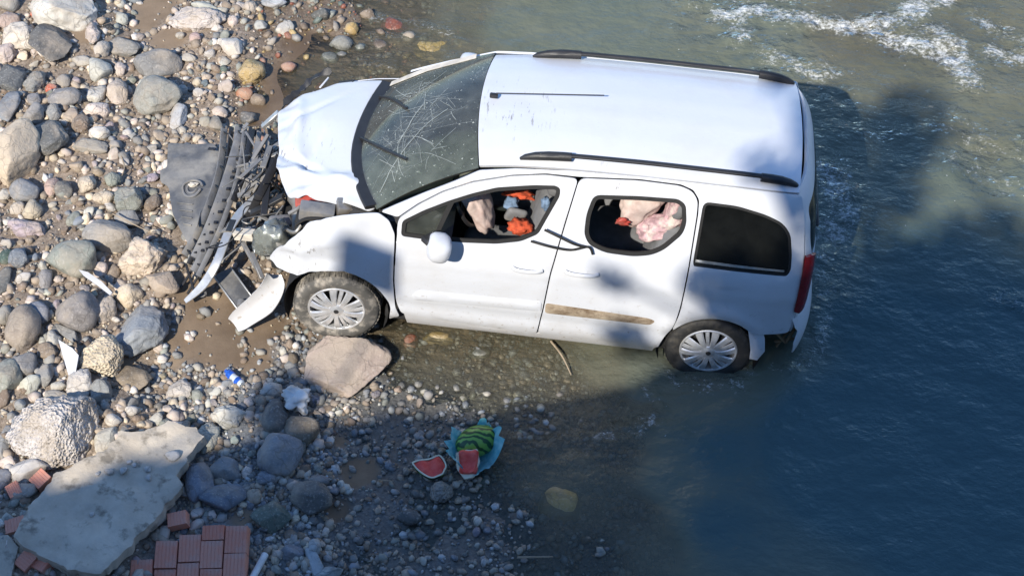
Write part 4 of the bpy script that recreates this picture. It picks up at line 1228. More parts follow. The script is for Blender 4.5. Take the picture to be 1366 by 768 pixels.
panel('windscreen_border', ws, screen_surf, M_SEAL, SCREEN, [band], step=.09, thick=.012, offset=-.007, roll=0, flip=True)
sweep('scuttle', [(cowl_x(y) - .025, y, 1.185) for y in np.linspace(-.68, .72, 16)], rect(.10, .03, .008), M_BLACK, CAR)
def on_screen(s, t, o=.016):
    p = np.array(screen_surf(s, t)); return tuple(p + np.array([-.6, 0, .8]) * o)
for k, pts in enumerate(([(.05, -.02), (-.25, .18), (-.62, .42)], [(.75, .0), (.55, .18), (.2, .40)])):
    sweep('wiper', [on_screen(*q) for q in spline([np.array(p) for p in pts], 6)], rect(.018, .014), M_BLACK, CAR)
# torn edge strip of glass and film hanging at the far pillar
sweep('torn_screen_edge', [on_screen(s, t, .012) for s, t in ((.99, .02), (.97, .2), (.98, .4), (.95, .62), (.97, .85))], rect(.05, .004), M_CREAM, SCREEN)

# ---------------- bonnet
def bonnet_surf(x, y):
    u = .1 - x
    z = 1.205 - .10 * u - .26 * u * u - .055 * (y / .78) ** 2
    # crash folds
    d = (x + .25) * .35 + (y + .34)
    z += .028 * math.exp(-(d / .05) ** 2) * (1 if x < .1 else .3) - .05 * (1 / (1 + math.exp((d + .06) / .03))) * (.25 if x > 0 else 1.0)
    z += .022 * math.exp(-((x + .42 + .15 * y) / .05) ** 2) + .02 * math.sin(7 * y + 3 * x) * math.exp(-((x + .35) / .3) ** 2) * .5
    q = np.array([[x * 7, y * 7, 1.3], [x * 15, y * 15, 4.1]])
    cr = noise3(q, 12)
    for ax_, ay_, dx_, dy_, w_, am in ((-.50, .10, .25, 1.0, .06, .030), (-.36, -.20, .75, -.66, .055, -.034), (-.30, -.10, .2, 1.0, .05, -.022), (-.20, -.44, 1.0, .30, .05, .026), (-.42, .40, .8, .6, .05, -.022)):
        l = math.hypot(dx_, dy_); dn = abs((x - ax_) * dy_ - (y - ay_) * dx_) / l; al = ((x - ax_) * dx_ + (y - ay_) * dy_) / l
        z += am * max(0.0, 1 - dn / w_) * math.exp(-(al / .28) ** 2)
    amt = 1 / (1 + math.exp((x + .46) / .03))
    z += min(1, amt) * (.030 * (abs(cr[0]) - .3) + .006 * cr[1])
    return (x, y, z)
BONNET = [(-.66, .50), (-.57, .63), (-.26, .80), (.10, .80), (.085, .70), (.05, .56), (.035, .17), (.07, -.17), (.15, -.42), (.245, -.66), (.20, -.69), (.05, -.63), (-.11, -.575), (-.20, -.55), (-.27, -.50), (-.33, -.54), (-.40, -.52), (-.47, -.36), (-.545, -.20), (-.56, 0), (-.60, .18), (-.63, .35)]
bon = panel('bonnet', fillet(BONNET, .02), bonnet_surf, [M_PAINT, M_INNER], CAR, step=.022, thick=.014)
tag(bon, 'buckled white bonnet pushed back over the engine')

# ---------------- tailgate and rear
def tail_surf(y, z):
    w = half_width(2.7, min(z, 1.70)) + .02
    x = float(np.interp(z, [.4, .6, .9, 1.2, 1.45, 1.62, 1.70, 1.74], [3.375, 3.40, 3.405, 3.385, 3.345, 3.29, 3.245, 3.215]))
    t = min(1.0, abs(y) / w)
    x -= .14 * t ** 5 + .03 * t * t
    return (x, y, z)
def tw(z): return half_width(3.24, min(z, 1.68)) - (.018 if z > 1.3 else .03)
tg = [(-tw(z), z) for z in (.56, .8, 1.0, 1.25, 1.45, 1.6, 1.69)] + [(y, 1.735 - .03 * (y / .6) ** 2) for y in np.linspace(-.52, .52, 7)] + [(tw(z), z) for z in (1.69, 1.6, 1.45, 1.25, 1.0, .8, .56)]
rwin = fillet([(-.64, 1.12), (-.66, 1.3), (-.60, 1.56), (-.3, 1.60), (.3, 1.60), (.60, 1.56), (.66, 1.3), (.64, 1.12)], .06)
TG = panel('tailgate', tg, tail_surf, [M_PAINT, M_INNER], CAR, [rwin], step=.05, thick=.03)
panel('rear_window', inset(rwin, .002), tail_surf, M_TINT, TG, step=.08, thick=.005, offset=-.006)
box('number_plate_recess', (3.40, 0, .86), (.02, .56, .14), M_BLACK, TG, bevel=.008)
box('rear_wiper', (3.385, -.12, 1.17), (.025, .42, .02), M_BLACK, TG, rot=(.05, 0, 0))
for sg in (-1, 1):
    def lamp_surf(a, z):
        # wraps the rear corner: a runs from the side (0) round to the back (1)
        wy_ = half_width(3.24, z)
        ang = a * math.pi / 2
        return (3.268 + .085 * math.sin(ang), sg * (wy_ - .002 - .10 * (1 - math.cos(ang))), z)
    lo = [(0.02, .79), (.35, .765), (.75, .79), (.95, .86), (.98, 1.22), (.5, 1.25), (.02, 1.25)]
    lens = panel('tail_lamp', lo, lamp_surf, M_RED, CAR, step=.06, thick=.03, offset=.004, flip=(sg > 0))
# broken rear bumper: near part torn away, a skin left round the corner
def bump_surf(a, z):
    y = a
    t = min(1.0, abs(y) / .92)
    return (3.47 - .20 * t ** 4 - .05 * ((z - .45) / .25) ** 2, y, z)
bb = [(-.80, .32), (-.74, .28), (-.5, .26), (0, .25), (.6, .26), (.86, .3), (.88, .72), (.5, .76), (0, .76), (-.5, .76), (-.80, .74), (-.845, .70), (-.83, .60), (-.80, .55), (-.84, .46)]
bmpr = panel('rear_bumper', fillet(bb, .02), bump_surf, [M_PAINT, M_INNER], CAR, step=.05, thick=.01)
tag(bmpr, 'cracked white rear bumper with its near corner torn open')
box('bumper_beam', (3.33, .05, .50), (.05, 1.35, .10), M_DARKHOLE, CAR, bevel=.01)
for a, b in (((3.18, -.80, .52), (3.28, -.78, .40)), ((3.28, -.78, .40), (3.34, -.72, .52)), ((3.2, -.78, .40), (3.36, -.74, .42)), ((3.22, -.76, .33), (3.30, -.70, .46))):
    beam('torn_bracket', a, b, .022, .016, M_BRONZE, CAR)
# torn wheel-arch flap behind the rear wheel
sweep('mud_flap', [(3.02, -.855, .60), (3.055, -.875, .50), (3.075, -.89, .40), (3.06, -.885, .30)], rect(.012, .10, .004), M_PAINT, CAR, up=(1, 0, .2), scale=[1, 1.1, 1.05, .6])

# ---------------- floor, wheel housings, inner structure
box('floor_pan', (1.45, 0, .27), (2.2, 1.62, .10), M_DARKHOLE, CAR, bevel=.02)
box('boot_floor', (2.95, 0, .56), (.70, 1.50, .10), M_DARKHOLE, CAR, bevel=.02)
box('bulkhead', (.30, 0, .72), (.06, 1.55, .86), M_DARKHOLE, CAR, bevel=.01)
def wheel_housing(cx, sg):
    V, F = [], []
    n = 18
    for k in range(n + 1):
        a = math.radians(-25 + 230 * k / n)
        for y, rr in ((sg * .862, .385), (sg * .56, .385), (sg * .56, .02)):
            V.append((cx + rr * math.cos(a), y, .33 + rr * math.sin(a)))
    for k in range(n):
        for j in range(2):
            F.append((k * 3 + j, k * 3 + j + 1, (k + 1) * 3 + j + 1, (k + 1) * 3 + j))
    return mesh('wheel_housing', V, F, M_DARKHOLE, CAR)
for cx in (0.0, 2.728):
    for sg in (-1, 1): wheel_housing(cx, sg)

def lathe(name, prof, mat_, parent, n=40, centre=(0, 0, 0)):
    """prof: (radius, y) pairs turned about the y axis"""
    V, F = [], []
    m = len(prof)
    for k in range(n):
        a = 2 * math.pi * k / n
        for r, y in prof: V.append((centre[0] + r * math.cos(a), centre[1] + y, centre[2] + r * math.sin(a)))
    for k in range(n):
        for j in range(m - 1):
            F.append((k * m + j, k * m + j + 1, ((k + 1) % n) * m + j + 1, ((k + 1) % n) * m + j))
    o = mesh(name, V, F, mat_, parent, False)
    bm = bmesh.new(); bm.from_mesh(o.data); bmesh.ops.remove_doubles(bm, verts=bm.verts, dist=1e-5); bmesh.ops.recalc_face_normals(bm, faces=bm.faces); bm.to_mesh(o.data); bm.free()
    o.data.polygons.foreach_set('use_smooth', [True] * len(o.data.polygons)); o.data.set_sharp_from_angle(angle=math.radians(40))
    return o

def wheel(cx, sg, tyre_m, steer=0.0, cover=True):
    """outer face at y = 0 looking towards -y; turned for the far side"""
    w = bpy.data.objects.new('wheel', None); link(w, CAR); w.empty_display_size = .1
    w.location = (cx, sg * .775, .315)
    w.rotation_euler = (0, random.uniform(0, 6), steer + (0 if sg < 0 else math.pi))
    ty = lathe('tyre', [(.205, -.085), (.225, -.098), (.262, -.103), (.292, -.097), (.307, -.084), (.313, -.06), (.315, 0), (.313, .06), (.307, .084), (.285, .10), (.22, .09)], tyre_m, w, 48)
    bm = bmesh.new()
    for k in range(48):                                            # tread blocks
        a = 2 * math.pi * k / 48
        for yy in (-.055, .0, .055):
            aa = a + (.03 if yy else 0)
            rm = Matrix.Rotation(-aa, 3, 'Y')
            box_bm(bm, rm @ Vector((.3155, yy, 0)), (.008, .042, .028), rm)
    from_bm('tread', bm, tyre_m, ty, smooth=False)
    rim = lathe('rim', [(.212, -.088), (.206, -.097), (.196, -.094), (.190, -.080), (.188, .06)], M_RIM, w, 48)
    lathe('brake_disc', [(.0, -.03), (.188, -.03), (.188, .02)], M_DARKHOLE, w, 32)
    if cover:
        bm = bmesh.new()
        def spoke(a0, a1, r0, r1, w0, w1, y0, y1):
            # a tapered curved bar from the hub to the rim
            rows = []
            for k in range(6):
                t = k / 5
                r = r0 + (r1 - r0) * t; a = a0 + (a1 - a0) * t; ww = w0 + (w1 - w0) * t; y = y0 + (y1 - y0) * t - .012 * math.sin(math.pi * t)
                c = Vector((r * math.cos(a), y, r * math.sin(a))); tn = Vector((-math.sin(a), 0, math.cos(a)))
                rows.append([bm.verts.new(c - tn * ww / 2 + Vector((0, .012, 0))), bm.verts.new(c - tn * ww * .36), bm.verts.new(c + tn * ww * .36), bm.verts.new(c + tn * ww / 2 + Vector((0, .012, 0)))])
            for p, q in zip(rows[:-1], rows[1:]):
                for j in range(3): bm.faces.new((p[j], p[j + 1], q[j + 1], q[j]))
        for k in range(5):
            a = 2 * math.pi * k / 5
            spoke(a - .20, a - .30, .045, .196, .030, .062, -.108, -.092)
            spoke(a + .20, a + .30, .045, .196, .030, .062, -.108, -.092)
            spoke(a + .63, a + .63, .050, .196, .026, .034, -.100, -.090)
        sp = from_bm('spokes', bm, M_RIM, rim)
        hub = lathe('hub_cap', [(0, -.118), (.026, -.117), (.036, -.112), (.052, -.108), (.060, -.095)], M_RIM, rim, 28)
        lathe('hub_emblem', [(0, -.121), (.018, -.120), (.020, -.116)], M_DARKHOLE, hub, 16)
    return w
wf = wheel(0.0, -1, M_TYRE, .05)
wr = wheel(2.728, -1, M_TYRE2)
wheel(0.0, 1, M_TYRE2); wheel(2.728, 1, M_TYRE2)

# ---------------- mirror
def blob(name, c, s, mat_, parent, sub=3, seed=0, amp=.1, power=2.6, rot=None, freq=1.4):
    V, F = ico(sub)
    q = np.sign(V) * np.abs(V) ** (2 / power)
    q = q / np.abs(q).max()
    q = q * (1 + amp * noise3(V * freq + seed, seed) + amp * .5 * noise3(V * freq * 2.7 + 3.3, seed + 1))[:, None] * np.array(s)
    if rot is not None:
        from mathutils import Euler
        q = q @ np.array(Euler(rot).to_matrix()).T
    return mesh(name, q + np.array(c), F, mat_, parent)
mir = blob('door_mirror', (.735, -1.00, 1.165), (.085, .108, .088), M_PAINT, CAR, 3, 5, .04, 2.8, (0, .15, .12))
blob('mirror_back', (.70, -.95, 1.17), (.055, .08, .065), M_BLACK, mir, 3, 6, .03, 2.8)
beam('mirror_arm', (.62, -.86, 1.13), (.72, -.96, 1.13), .09, .05, M_BLACK, mir, bevel=.015)
mir2 = blob('door_mirror', (.735, 1.02, 1.175), (.085, .13, .10), M_PAINT, CAR, 3, 5, .04, 2.8)
beam('mirror_arm', (.62, .86, 1.13), (.72, .96, 1.13), .09, .05, M_BLACK, mir2, bevel=.015)
# rubber seal pulled out of the door frames, slack over the pillar
sweep('loose_seal', spline([np.array(p) for p in ((1.445, -.845, 1.30), (1.54, -.86, 1.268), (1.66, -.875, 1.225), (1.74, -.865, 1.20))], 6), rect(.018, .008, .003), M_SEAL, CAR, up=(0, -1, .3))
sweep('loose_seal', spline([np.array(p) for p in ((1.36, -.862, 1.195), (1.5, -.872, 1.172), (1.64, -.875, 1.165), (1.76, -.862, 1.20), (1.80, -.868, 1.14))], 6), rect(.018, .008, .003), M_SEAL, CAR, up=(0, -1, .3))

# ---------------- cabin
sweep('dashboard', [(.52, y, 1.02 + .02 * math.cos(y * 3)) for y in np.linspace(-.74, .74, 12)], [(-.24, -.22), (.26, -.22), (.28, .02), (.16, .10), (-.05, .13), (-.24, .12)], M_INNER, CAR)
def seat(x, y, wd=.50):
    s = bpy.data.objects.new('seat', None); link(s, CAR); s.empty_display_size = .1; s.location = (x, y, 0)
    blob('cushion', (0, 0, .60), (.27, wd / 2, .10), M_SEAT, s, 3, 3, .04, 3.4)
    blob('seat_back', (.29, 0, .95), (.09, wd / 2, .34), M_SEAT, s, 3, 4, .04, 3.4, (0, .22, 0))
    blob('headrest', (.37, 0, 1.38), (.055, .14, .095), M_SEAT, s, 3, 5, .04, 3.2, (0, .2, 0))
    return s
seat(1.12, -.38); seat(1.12, .38)
for y in (-.48, 0, .48): seat(2.0, y, .44)
# steering wheel with the burst airbag hanging from it
st_ = bpy.data.objects.new('steering_wheel', None); link(st_, CAR); st_.empty_display_size = .1
st_.location = (.86, -.40, 1.10); st_.rotation_euler = (0, math.radians(62), 0)
sweep('wheel_rim', [(.19 * math.cos(a), .19 * math.sin(a), 0) for a in np.linspace(0, 2 * math.pi, 33)], circ(.015, 8), M_BLACK, st_, cap=False)
for a in (0.3, 2.84, 4.71): beam('wheel_spoke', (0, 0, -.02), (.18 * math.cos(a), .18 * math.sin(a), 0), .035, .014, M_BLACK, st_)
ab = blob('airbag', (.03, 0.0, .075), (.23, .17, .085), M_BAG, st_, 4, 17, .26, 2.4, None, 1.35)
tag(ab, 'burst pinkish white airbag slumped on the steering wheel')
ca = blob('curtain_airbag', (2.10, -.50, 1.34), (.12, .08, .19), M_BAG, CAR, 4, 23, .28, 2.3, (0, .55, 0), 1.5)
tag(ca, 'burst pinkish airbag hanging inside the rear door window')
blob('side_airbag', (2.24, -.56, 1.20), (.17, .09, .075), M_BAG2, CAR, 4, 29, .3, 2.3, (0, -.3, 0), 1.6)
blob('curtain_airbag', (2.34, -.52, 1.40), (.045, .09, .15), M_BAG2, CAR, 4, 31, .3, 2.2, (0, .3, 0), 1.8)
box('rear_bag_lining', (2.2, -.1, 1.28), (.30, .5, .5), M_SCUFF if 0 else mat('brown_blanket', (.10, .06, .045), .9), CAR, bevel=.08, seg=3)

# ---------------- engine bay and the crushed front
blob('engine', (-.12, -.10, .78), (.30, .45, .22), M_METAL, CAR, 4, 41, .35, 3.0, None, 2.4)
box('bay_floor', (-.10, 0, .45), (.85, 1.2, .12), M_DARKHOLE, CAR, bevel=.02)
box('inner_wing', (-.02, -.62, .84), (.62, .16, .30), M_DARKHOLE, CAR, bevel=.03)
box('inner_wing', (-.02, .66, .84), (.70, .14, .36), M_DARKHOLE, CAR, bevel=.03)
box('washer_tank', (-0.232, -0.483, 1.000), (.24, .12, .10), M_REDPL, CAR, rot=(.3, -.15, .12), bevel=.014, seg=1)
box('battery', (-0.172, -0.651, 1.050), (.25, .11, .11), M_GREYPL, CAR, rot=(.1, .1, .06), bevel=.012)
box('fuse_box', (0.029, -0.603, 1.080), (.14, .12, .09), M_METAL, CAR, rot=(.1, .2, .3), bevel=.012)
blob('suspension_turret', (0.149, -0.615, 1.080), (.09, .07, .05), M_DARKHOLE, CAR, 3, 44, .2)
for k, pts in enumerate((
        [(-0.305, -0.753, 1.000), (-0.229, -0.732, 1.050), (-0.045, -0.713, 1.060), (0.137, -0.679, 1.100)],
        [(-0.387, -0.591, 0.950), (-0.312, -0.554, 1.000), (-0.340, -0.452, 1.000)],
        [(-0.071, -0.540, 1.060), (0.073, -0.602, 1.050), (0.237, -0.637, 1.120)],
        [(-0.455, -0.613, 0.850), (-0.327, -0.727, 0.900), (-0.278, -0.694, 0.950)])):
    tube('hose', pts, .014, (M_SEAL, M_GREYPL, M_BLACK, M_METAL)[k], CAR)
hl = blob('headlamp', (-0.472, -0.705, 0.800), (.125, .085, .13), M_LENS, CAR, 3, 47, .55, 2.0, (0, 0, .4), 2.6)
tag(hl, 'smashed near headlamp, clear lens crumpled')
blob('headlamp_reflector', (-0.477, -0.684, 0.780), (.10, .065, .10), M_CHROME, hl, 3, 48, .4, 2.4, None, 2.2)
box('headlamp_housing', (-0.466, -0.559, 0.800), (.16, .10, .14), M_GREYPL, CAR, rot=(.3, .2, .5), bevel=.02)
# cross members torn open
for a, b, w_, m_ in (((-0.818, 0.534, 0.620), (-0.803, -0.018, 0.550), .05, M_GREYPL), ((-0.683, 0.347, 0.720), (-0.619, -0.331, 0.660), .05, M_BLACK), ((-0.902, 0.262, 0.550), (-0.613, 0.278, 0.750), .035, M_METAL),
                     ((-0.882, 0.026, 0.500), (-0.639, 0.096, 0.700), .045, M_GREYPL), ((-0.740, -0.203, 0.550), (-0.497, -0.194, 0.750), .06, M_BLACK), ((-0.815, 0.681, 0.650), (-0.692, 0.727, 0.780), .045, M_CHROME),
                     ((-0.753, -0.296, 0.480), (-0.464, -0.651, 0.550), .05, M_METAL), ((-0.678, -0.523, 0.450), (-0.564, -0.725, 0.400), .035, M_METAL), ((-0.781, -0.392, 0.450), (-0.613, -0.637, 0.400), .03, M_GREYPL)):
    beam('crushed_strut', a, b, w_, .03, m_, CAR)
box('radiator', (-0.672, 0.172, 0.600), (.06, .66, .30), M_BLACK, CAR, rot=(.1, .35, -.15), bevel=.008)
beam('crash_box', (-0.825, -0.388, 0.500), (-0.670, -0.433, 0.550), .075, .065, M_CREAM, CAR)
# far wing torn up beyond the bonnet
sweep('torn_wing_liner', spline([np.array(p) for p in ((-0.684, 0.685, 0.800), (-0.623, 0.806, 0.860), (-0.533, 0.903, 0.900), (-0.458, 0.946, 0.980), (-0.325, 0.987, 1.040))], 5), rect(.012, .075, .004), M_BLACK, CAR, up=(0, 1, .4), scale=[.5 + .5 * math.sin(k * 1.1) ** 2 for k in range(21)], twist=[.5 * math.sin(k * .9) for k in range(21)])
for k in range(12):
    t = k / 11
    a = Vector((-.64 + .34 * t, .56 + .30 * t, .82 + .2 * t)) + Vector((random.gauss(0, .03), random.gauss(0, .03), random.gauss(0, .03)))
    beam('torn_strip', a, a + Vector((random.gauss(.04, .06), random.gauss(.03, .06), random.gauss(0, .04))), random.choice((.015, .03, .045)), .01, random.choice((M_BLACK, M_GREYPL, M_CHROME, M_PAINT)), CAR)

for k in range(44):                                                # torn ribs, brackets and clips of the front panel
    a = Vector((random.uniform(-.86, -.56), random.uniform(-.52, .55), random.uniform(.34, .74)))
    d = Vector((random.gauss(0, .5), random.gauss(0, 1), random.gauss(0, .35))).normalized() * random.uniform(.10, .32)
    beam('torn_rib', a, a + d, random.choice((.012, .018, .03, .045)), random.choice((.008, .012, .02)), random.choice((M_BLACK, M_GREYPL, M_GREYPL, M_METAL, M_BLACK)), CAR)
for k in range(9):
    a = np.array((random.uniform(-.75, -.45), random.uniform(-.6, .3), random.uniform(.5, .8)))
    pts = [a]
    for j in range(3): pts.append(pts[-1] + np.array((random.gauss(0, .07), random.gauss(0, .12), random.gauss(-.02, .06))))
    tube('wire', pts, .005, random.choice((M_SEAL, M_BLACK, M_REDPL, M_METAL)), CAR, 5)
# things thrown about the cabin
blob('orange_vest', (1.273, -0.620, 1.094), (.075, .06, .035), M_ORANGE, CAR, 3, 71, .5, 2.2, None, 2.4)
blob('orange_vest', (1.234, -0.300, 1.127), (.12, .05, .022), M_ORANGE, CAR, 3, 72, .5, 2.2, (0, .1, 0), 2.4)
blob('blue_jacket', (1.189, -0.400, 1.108), (.05, .06, .035), M_BLUECL, CAR, 3, 73, .4, 2.2, None, 2.4)
box('seat_side_cover', (1.231, -0.500, 1.095), (.15, .05, .14), M_GREYPL, CAR, rot=(.2, .25, .1), bevel=.03, seg=3)
blob('blue_jacket', (1.434, -0.620, 1.339), (.03, .04, .05), M_BLUECL, CAR, 3, 74, .4, 2.2, None, 2.0)
blob('red_print', (1.982, -0.615, 1.246), (.045, .012, .03), M_REDPL, CAR, 3, 75, .5, 2.2, None, 2.4)
# cracks in the windscreen: stars of fine white fracture lines
M_CRACK = mat('white_fracture', (.40, .43, .40), .5, bump_s=0)
rc = random.Random(5)
VC, FC = [], []
def crack(s, t, ang, length, w):
    pts = [(s, t)]
    while length > 0:
        st = rc.uniform(.04, .09); ang += rc.gauss(0, .10)
        s += st * math.cos(ang) * 1.1; t += st * math.sin(ang); length -= st
        if abs(s) > .96 or not .03 < t < .97: break
        pts.append((s, t))
    for p, q in zip(pts[:-1], pts[1:]):
        a_, b_ = Vector(on_screen(*p, .004)), Vector(on_screen(*q, .004))
        sd = (b_ - a_).cross(Vector((-.6, 0, .8))).normalized() * w
        k = len(VC); VC.extend([a_ - sd, a_ + sd, b_ + sd, b_ - sd]); FC.append((k, k + 1, k + 2, k + 3))
for (cs, ct, n, L) in ((-.22, .42, 17, .55), (.12, .60, 10, .30), (-.62, .62, 8, .28), (.5, .4, 9, .36), (-.1, .80, 7, .2), (-.65, .28, 8, .26), (.25, .25, 8, .28)):
    for k in range(n):
        crack(cs + rc.gauss(0, .03), ct + rc.gauss(0, .03), 2 * math.pi * k / n + rc.gauss(0, .2), L * rc.uniform(.3, 1.1), rc.choice((.0005, .0007, .001, .0016)))
for (cs, ct) in ((-.22, .42), (.12, .60), (.5, .4)):               # ring cracks round the impacts
    for rr in (.05, .09, .15):
        a0 = rc.uniform(0, 6)
        for q in range(5):
            aa = a0 + q * 1.25; crack(cs + rr * math.cos(aa), ct + rr * math.sin(aa), aa + 1.65, rr * 1.1, .0009)
crack(-.85, .1, .75, 1.0, .003); crack(-.3, .35, .6, .5, .003)
mesh('fracture_lines', VC, FC, M_CRACK, SCREEN, smooth=False)
# crumbs of safety glass lying on the screen
VC2, FC2 = [], []
for k in range(130):
    p = Vector(on_screen(rc.uniform(-.9, .9), rc.uniform(.05, .95), .008)); r = rc.choice((.003, .004, .006, .008))
    q = [p + Vector((rc.uniform(-r, r), rc.uniform(-r, r), rc.uniform(0, r))) for _ in range(4)]
    i = len(VC2); VC2.extend(q); FC2 += [(i, i + 1, i + 2), (i, i + 2, i + 3), (i, i + 3, i + 1), (i + 1, i + 3, i + 2)]
gc = mesh('glass_crumbs', VC2, FC2, M_CRACK, SCREEN, smooth=False); gc['kind'] = 'stuff'

# ================================================================== debris torn off the van
def own(o, emp):
    o.parent = emp
    o.matrix_parent_inverse = Matrix.Translation(-Vector(emp.location))
    return o

# black under-engine tray lying flat
TRAY = [(-1.608, 0.925, 0.220), (-1.406, 0.904, 0.240), (-1.236, 0.915, 0.260), (-1.178, 0.842, 0.270), (-1.097, 0.440, 0.270), (-1.067, 0.081, 0.250), (-1.166, -0.168, 0.200), (-1.216, -0.155, 0.190), (-1.336, 0.036, 0.190), (-1.429, 0.201, 0.190), (-1.512, 0.466, 0.190), (-1.587, 0.509, 0.190), (-1.614, 0.637, 0.190), (-1.564, 0.664, 0.200)]
_tc = np.array(TRAY).mean(0)
def tray_surf(x, y):
    dx, dy = x - _tc[0], y - _tc[1]
    hx, hy = (-1.307, 0.414, 0.220)[:2]
    r = math.hypot(x - hx, y - hy)
    z = _tc[2] + .10 * dx + .05 * dy + .10 * dx * dx
    z += .045 * math.exp(-(r / .085) ** 4) - .030 * math.exp(-(r / .045) ** 2)
    z += .006 * math.sin(30 * dy + 8 * dx) * math.exp(-((dx + .12) / .1) ** 2)
    return (x, y, z)
M_TRAY = mat('dusty_tray_plastic', (.10, .104, .112), .65, dirt=(.30, .285, .255), dirt_amt=.75, dirt_scale=2.2, bump_s=.3, bump_scale=90)
tray = panel('engine_undertray', fillet([p[:2] for p in TRAY], .03), tray_surf, M_TRAY, None, step=.025, thick=.008)
hx_, hy_ = (-1.307, 0.414, 0.220)[:2]
for rr, th, dz in ((.075, .010, .012), (.040, .008, .0)):
    sweep('tray_collar', [(hx_ + rr * math.cos(a) * (1 + .08 * math.sin(3 * a)), hy_ + rr * 1.1 * math.sin(a), tray_surf(hx_ + rr * math.cos(a), hy_ + rr * 1.1 * math.sin(a))[2] + dz) for a in np.linspace(.3, 2 * math.pi - .2, 26)], circ(th, 6), M_GREYPL, tray)
shk = blob('torn_flap', (hx_ + .015, hy_ + .02, .275), (.035, .022, .012), M_CREAM, tray, 3, 83, .5, 2.2, (.3, .2, .5), 2.2)
for k in range(4):
    pa_ = (hx_ - .10 + .03 * k, hy_ - .12 - .07 * k); pb_ = (pa_[0] + .13 - .02 * k, pa_[1] - .02)
    sweep('tray_rib', [(pa_[0] + (pb_[0] - pa_[0]) * t, pa_[1] + (pb_[1] - pa_[1]) * t, tray_surf(pa_[0] + (pb_[0] - pa_[0]) * t, pa_[1] + (pb_[1] - pa_[1]) * t)[2] + .004) for t in (0, .5, 1)], rect(.010, .012, .003), M_TRAY, tray)
tag(tray, 'dusty dark plastic engine tray lying left of the torn bumper', 'car part')

bx0 = (-1.039, 0.266, 0.100)
BUMP = empty('front_bumper', bx0, 'torn-off black bumper grille with pale lower lip in front of the van', 'bumper')
def G3(*p): return [np.array(q, float) for q in p]
# long slats, bowed, running from the far end to the near end
ends = [((-1.162, 1.032, 0.300), (-1.115, 0.555, 0.300), (-1.156, 0.016, 0.280), (-1.241, -0.244, 0.220)), ((-1.093, 1.015, 0.340), (-1.044, 0.504, 0.360), (-1.086, -0.033, 0.340), (-1.183, -0.348, 0.240)), ((-1.027, 0.980, 0.380), (-0.977, 0.436, 0.420), (-1.016, -0.102, 0.380), (-1.128, -0.435, 0.260)),
        ((-0.962, 0.945, 0.420), (-0.913, 0.403, 0.460), (-0.955, -0.095, 0.420), (-1.080, -0.493, 0.280)), ((-0.894, 0.894, 0.460), (-0.858, 0.449, 0.500), (-0.891, 0.102, 0.480)), ((-0.818, 0.826, 0.500), (-0.798, 0.450, 0.520), (-0.837, 0.135, 0.500))]
slat_path = []
for k, e in enumerate(ends):
    pts = spline(G3(*e), 8)
    slat_path.append(pts)
    own(sweep('grille_slat', pts, rect(.040 if k % 2 else .055, .014, .004), (M_GREYPL, M_BLACK, M_GREYPL)[k % 3], None, up=(.5, -.3, .8)), BUMP)
for i in range(3):                                                  # cross ribs between the slats
    for t in (.08, .2, .32, .45, .58, .7, .82, .93):
        a = slat_path[i][int(t * (len(slat_path[i]) - 1))]; b = slat_path[i + 1][int(min(1, t + .02) * (len(slat_path[i + 1]) - 1))]
        own(beam('grille_rib', a, b, .012, .016, M_BLACK, None), BUMP)
# pierced mesh panel along the middle
mesh_pts = spline(G3((-0.977, 0.854, 0.410), (-0.986, 0.362, 0.430), (-1.034, -0.083, 0.400), (-1.118, -0.342, 0.300)), 8)
own(sweep('bumper_core', mesh_pts, rect(.10, .035, .01), M_GREYPL, None, up=(.4, -.3, .85)), BUMP)
for t in np.linspace(.06, .92, 12):
    p = mesh_pts[int(t * (len(mesh_pts) - 1))]
    for s in (-.028, .028):
        own(box('core_boss', p + np.array([s * .9, s * .35, .02]), (.026, .026, .012), M_BLACK, None, bevel=.004), BUMP)
lip = own(sweep('bumper_lip', spline(G3((-0.679, 0.225, 0.500), (-0.763, 0.097, 0.480), (-0.847, -0.037, 0.450), (-0.901, -0.179, 0.400), (-0.945, -0.385, 0.340), (-1.036, -0.544, 0.240), (-1.169, -0.632, 0.140)), 6), rect(.075, .014, .005), M_CHROME, None, up=(-.3, -.5, .8), scale=list(np.interp(np.arange(37), [0, 8, 30, 36], [.5, 1, 1.0, .5]))), BUMP)
tag(lip, 'pale scraped bumper lip curving to a point')
for a, b, w_ in (((-1.218, -0.316, 0.200), (-1.090, -0.597, 0.140), .02), ((-1.165, -0.276, 0.220), (-0.994, -0.490, 0.250), .018), ((-0.996, -0.385, 0.300), (-0.868, -0.280, 0.380), .03), ((-0.944, -0.192, 0.360), (-0.841, -0.086, 0.420), .03), ((-1.236, -0.504, 0.130), (-1.104, -0.234, 0.220), .02), ((-1.173, -0.543, 0.120), (-1.008, -0.241, 0.280), .018)):
    own(beam('broken_clip', a, b, w_, .015, M_BLACK, None), BUMP)
for k in range(30):
    t = random.random(); p = slat_path[random.randrange(4)][int(t * 20)]
    a = Vector(p) + Vector((random.gauss(.06, .07), random.gauss(-.02, .07), random.gauss(.01, .03)))
    own(beam('broken_clip', a, a + Vector((random.gauss(0, .06), random.gauss(0, .08), random.gauss(0, .04))), random.choice((.01, .016, .03)), random.choice((.006, .01, .016)), random.choice((M_BLACK, M_GREYPL, M_GREYPL, M_METAL)), None), BUMP)
foglamp = own(lathe('fog_lamp_ring', [(.045, 0), (.05, -.02), (.038, -.03), (.034, 0)], M_GREYPL, None, 20, (-1.065, -0.538, 0.160)), BUMP)

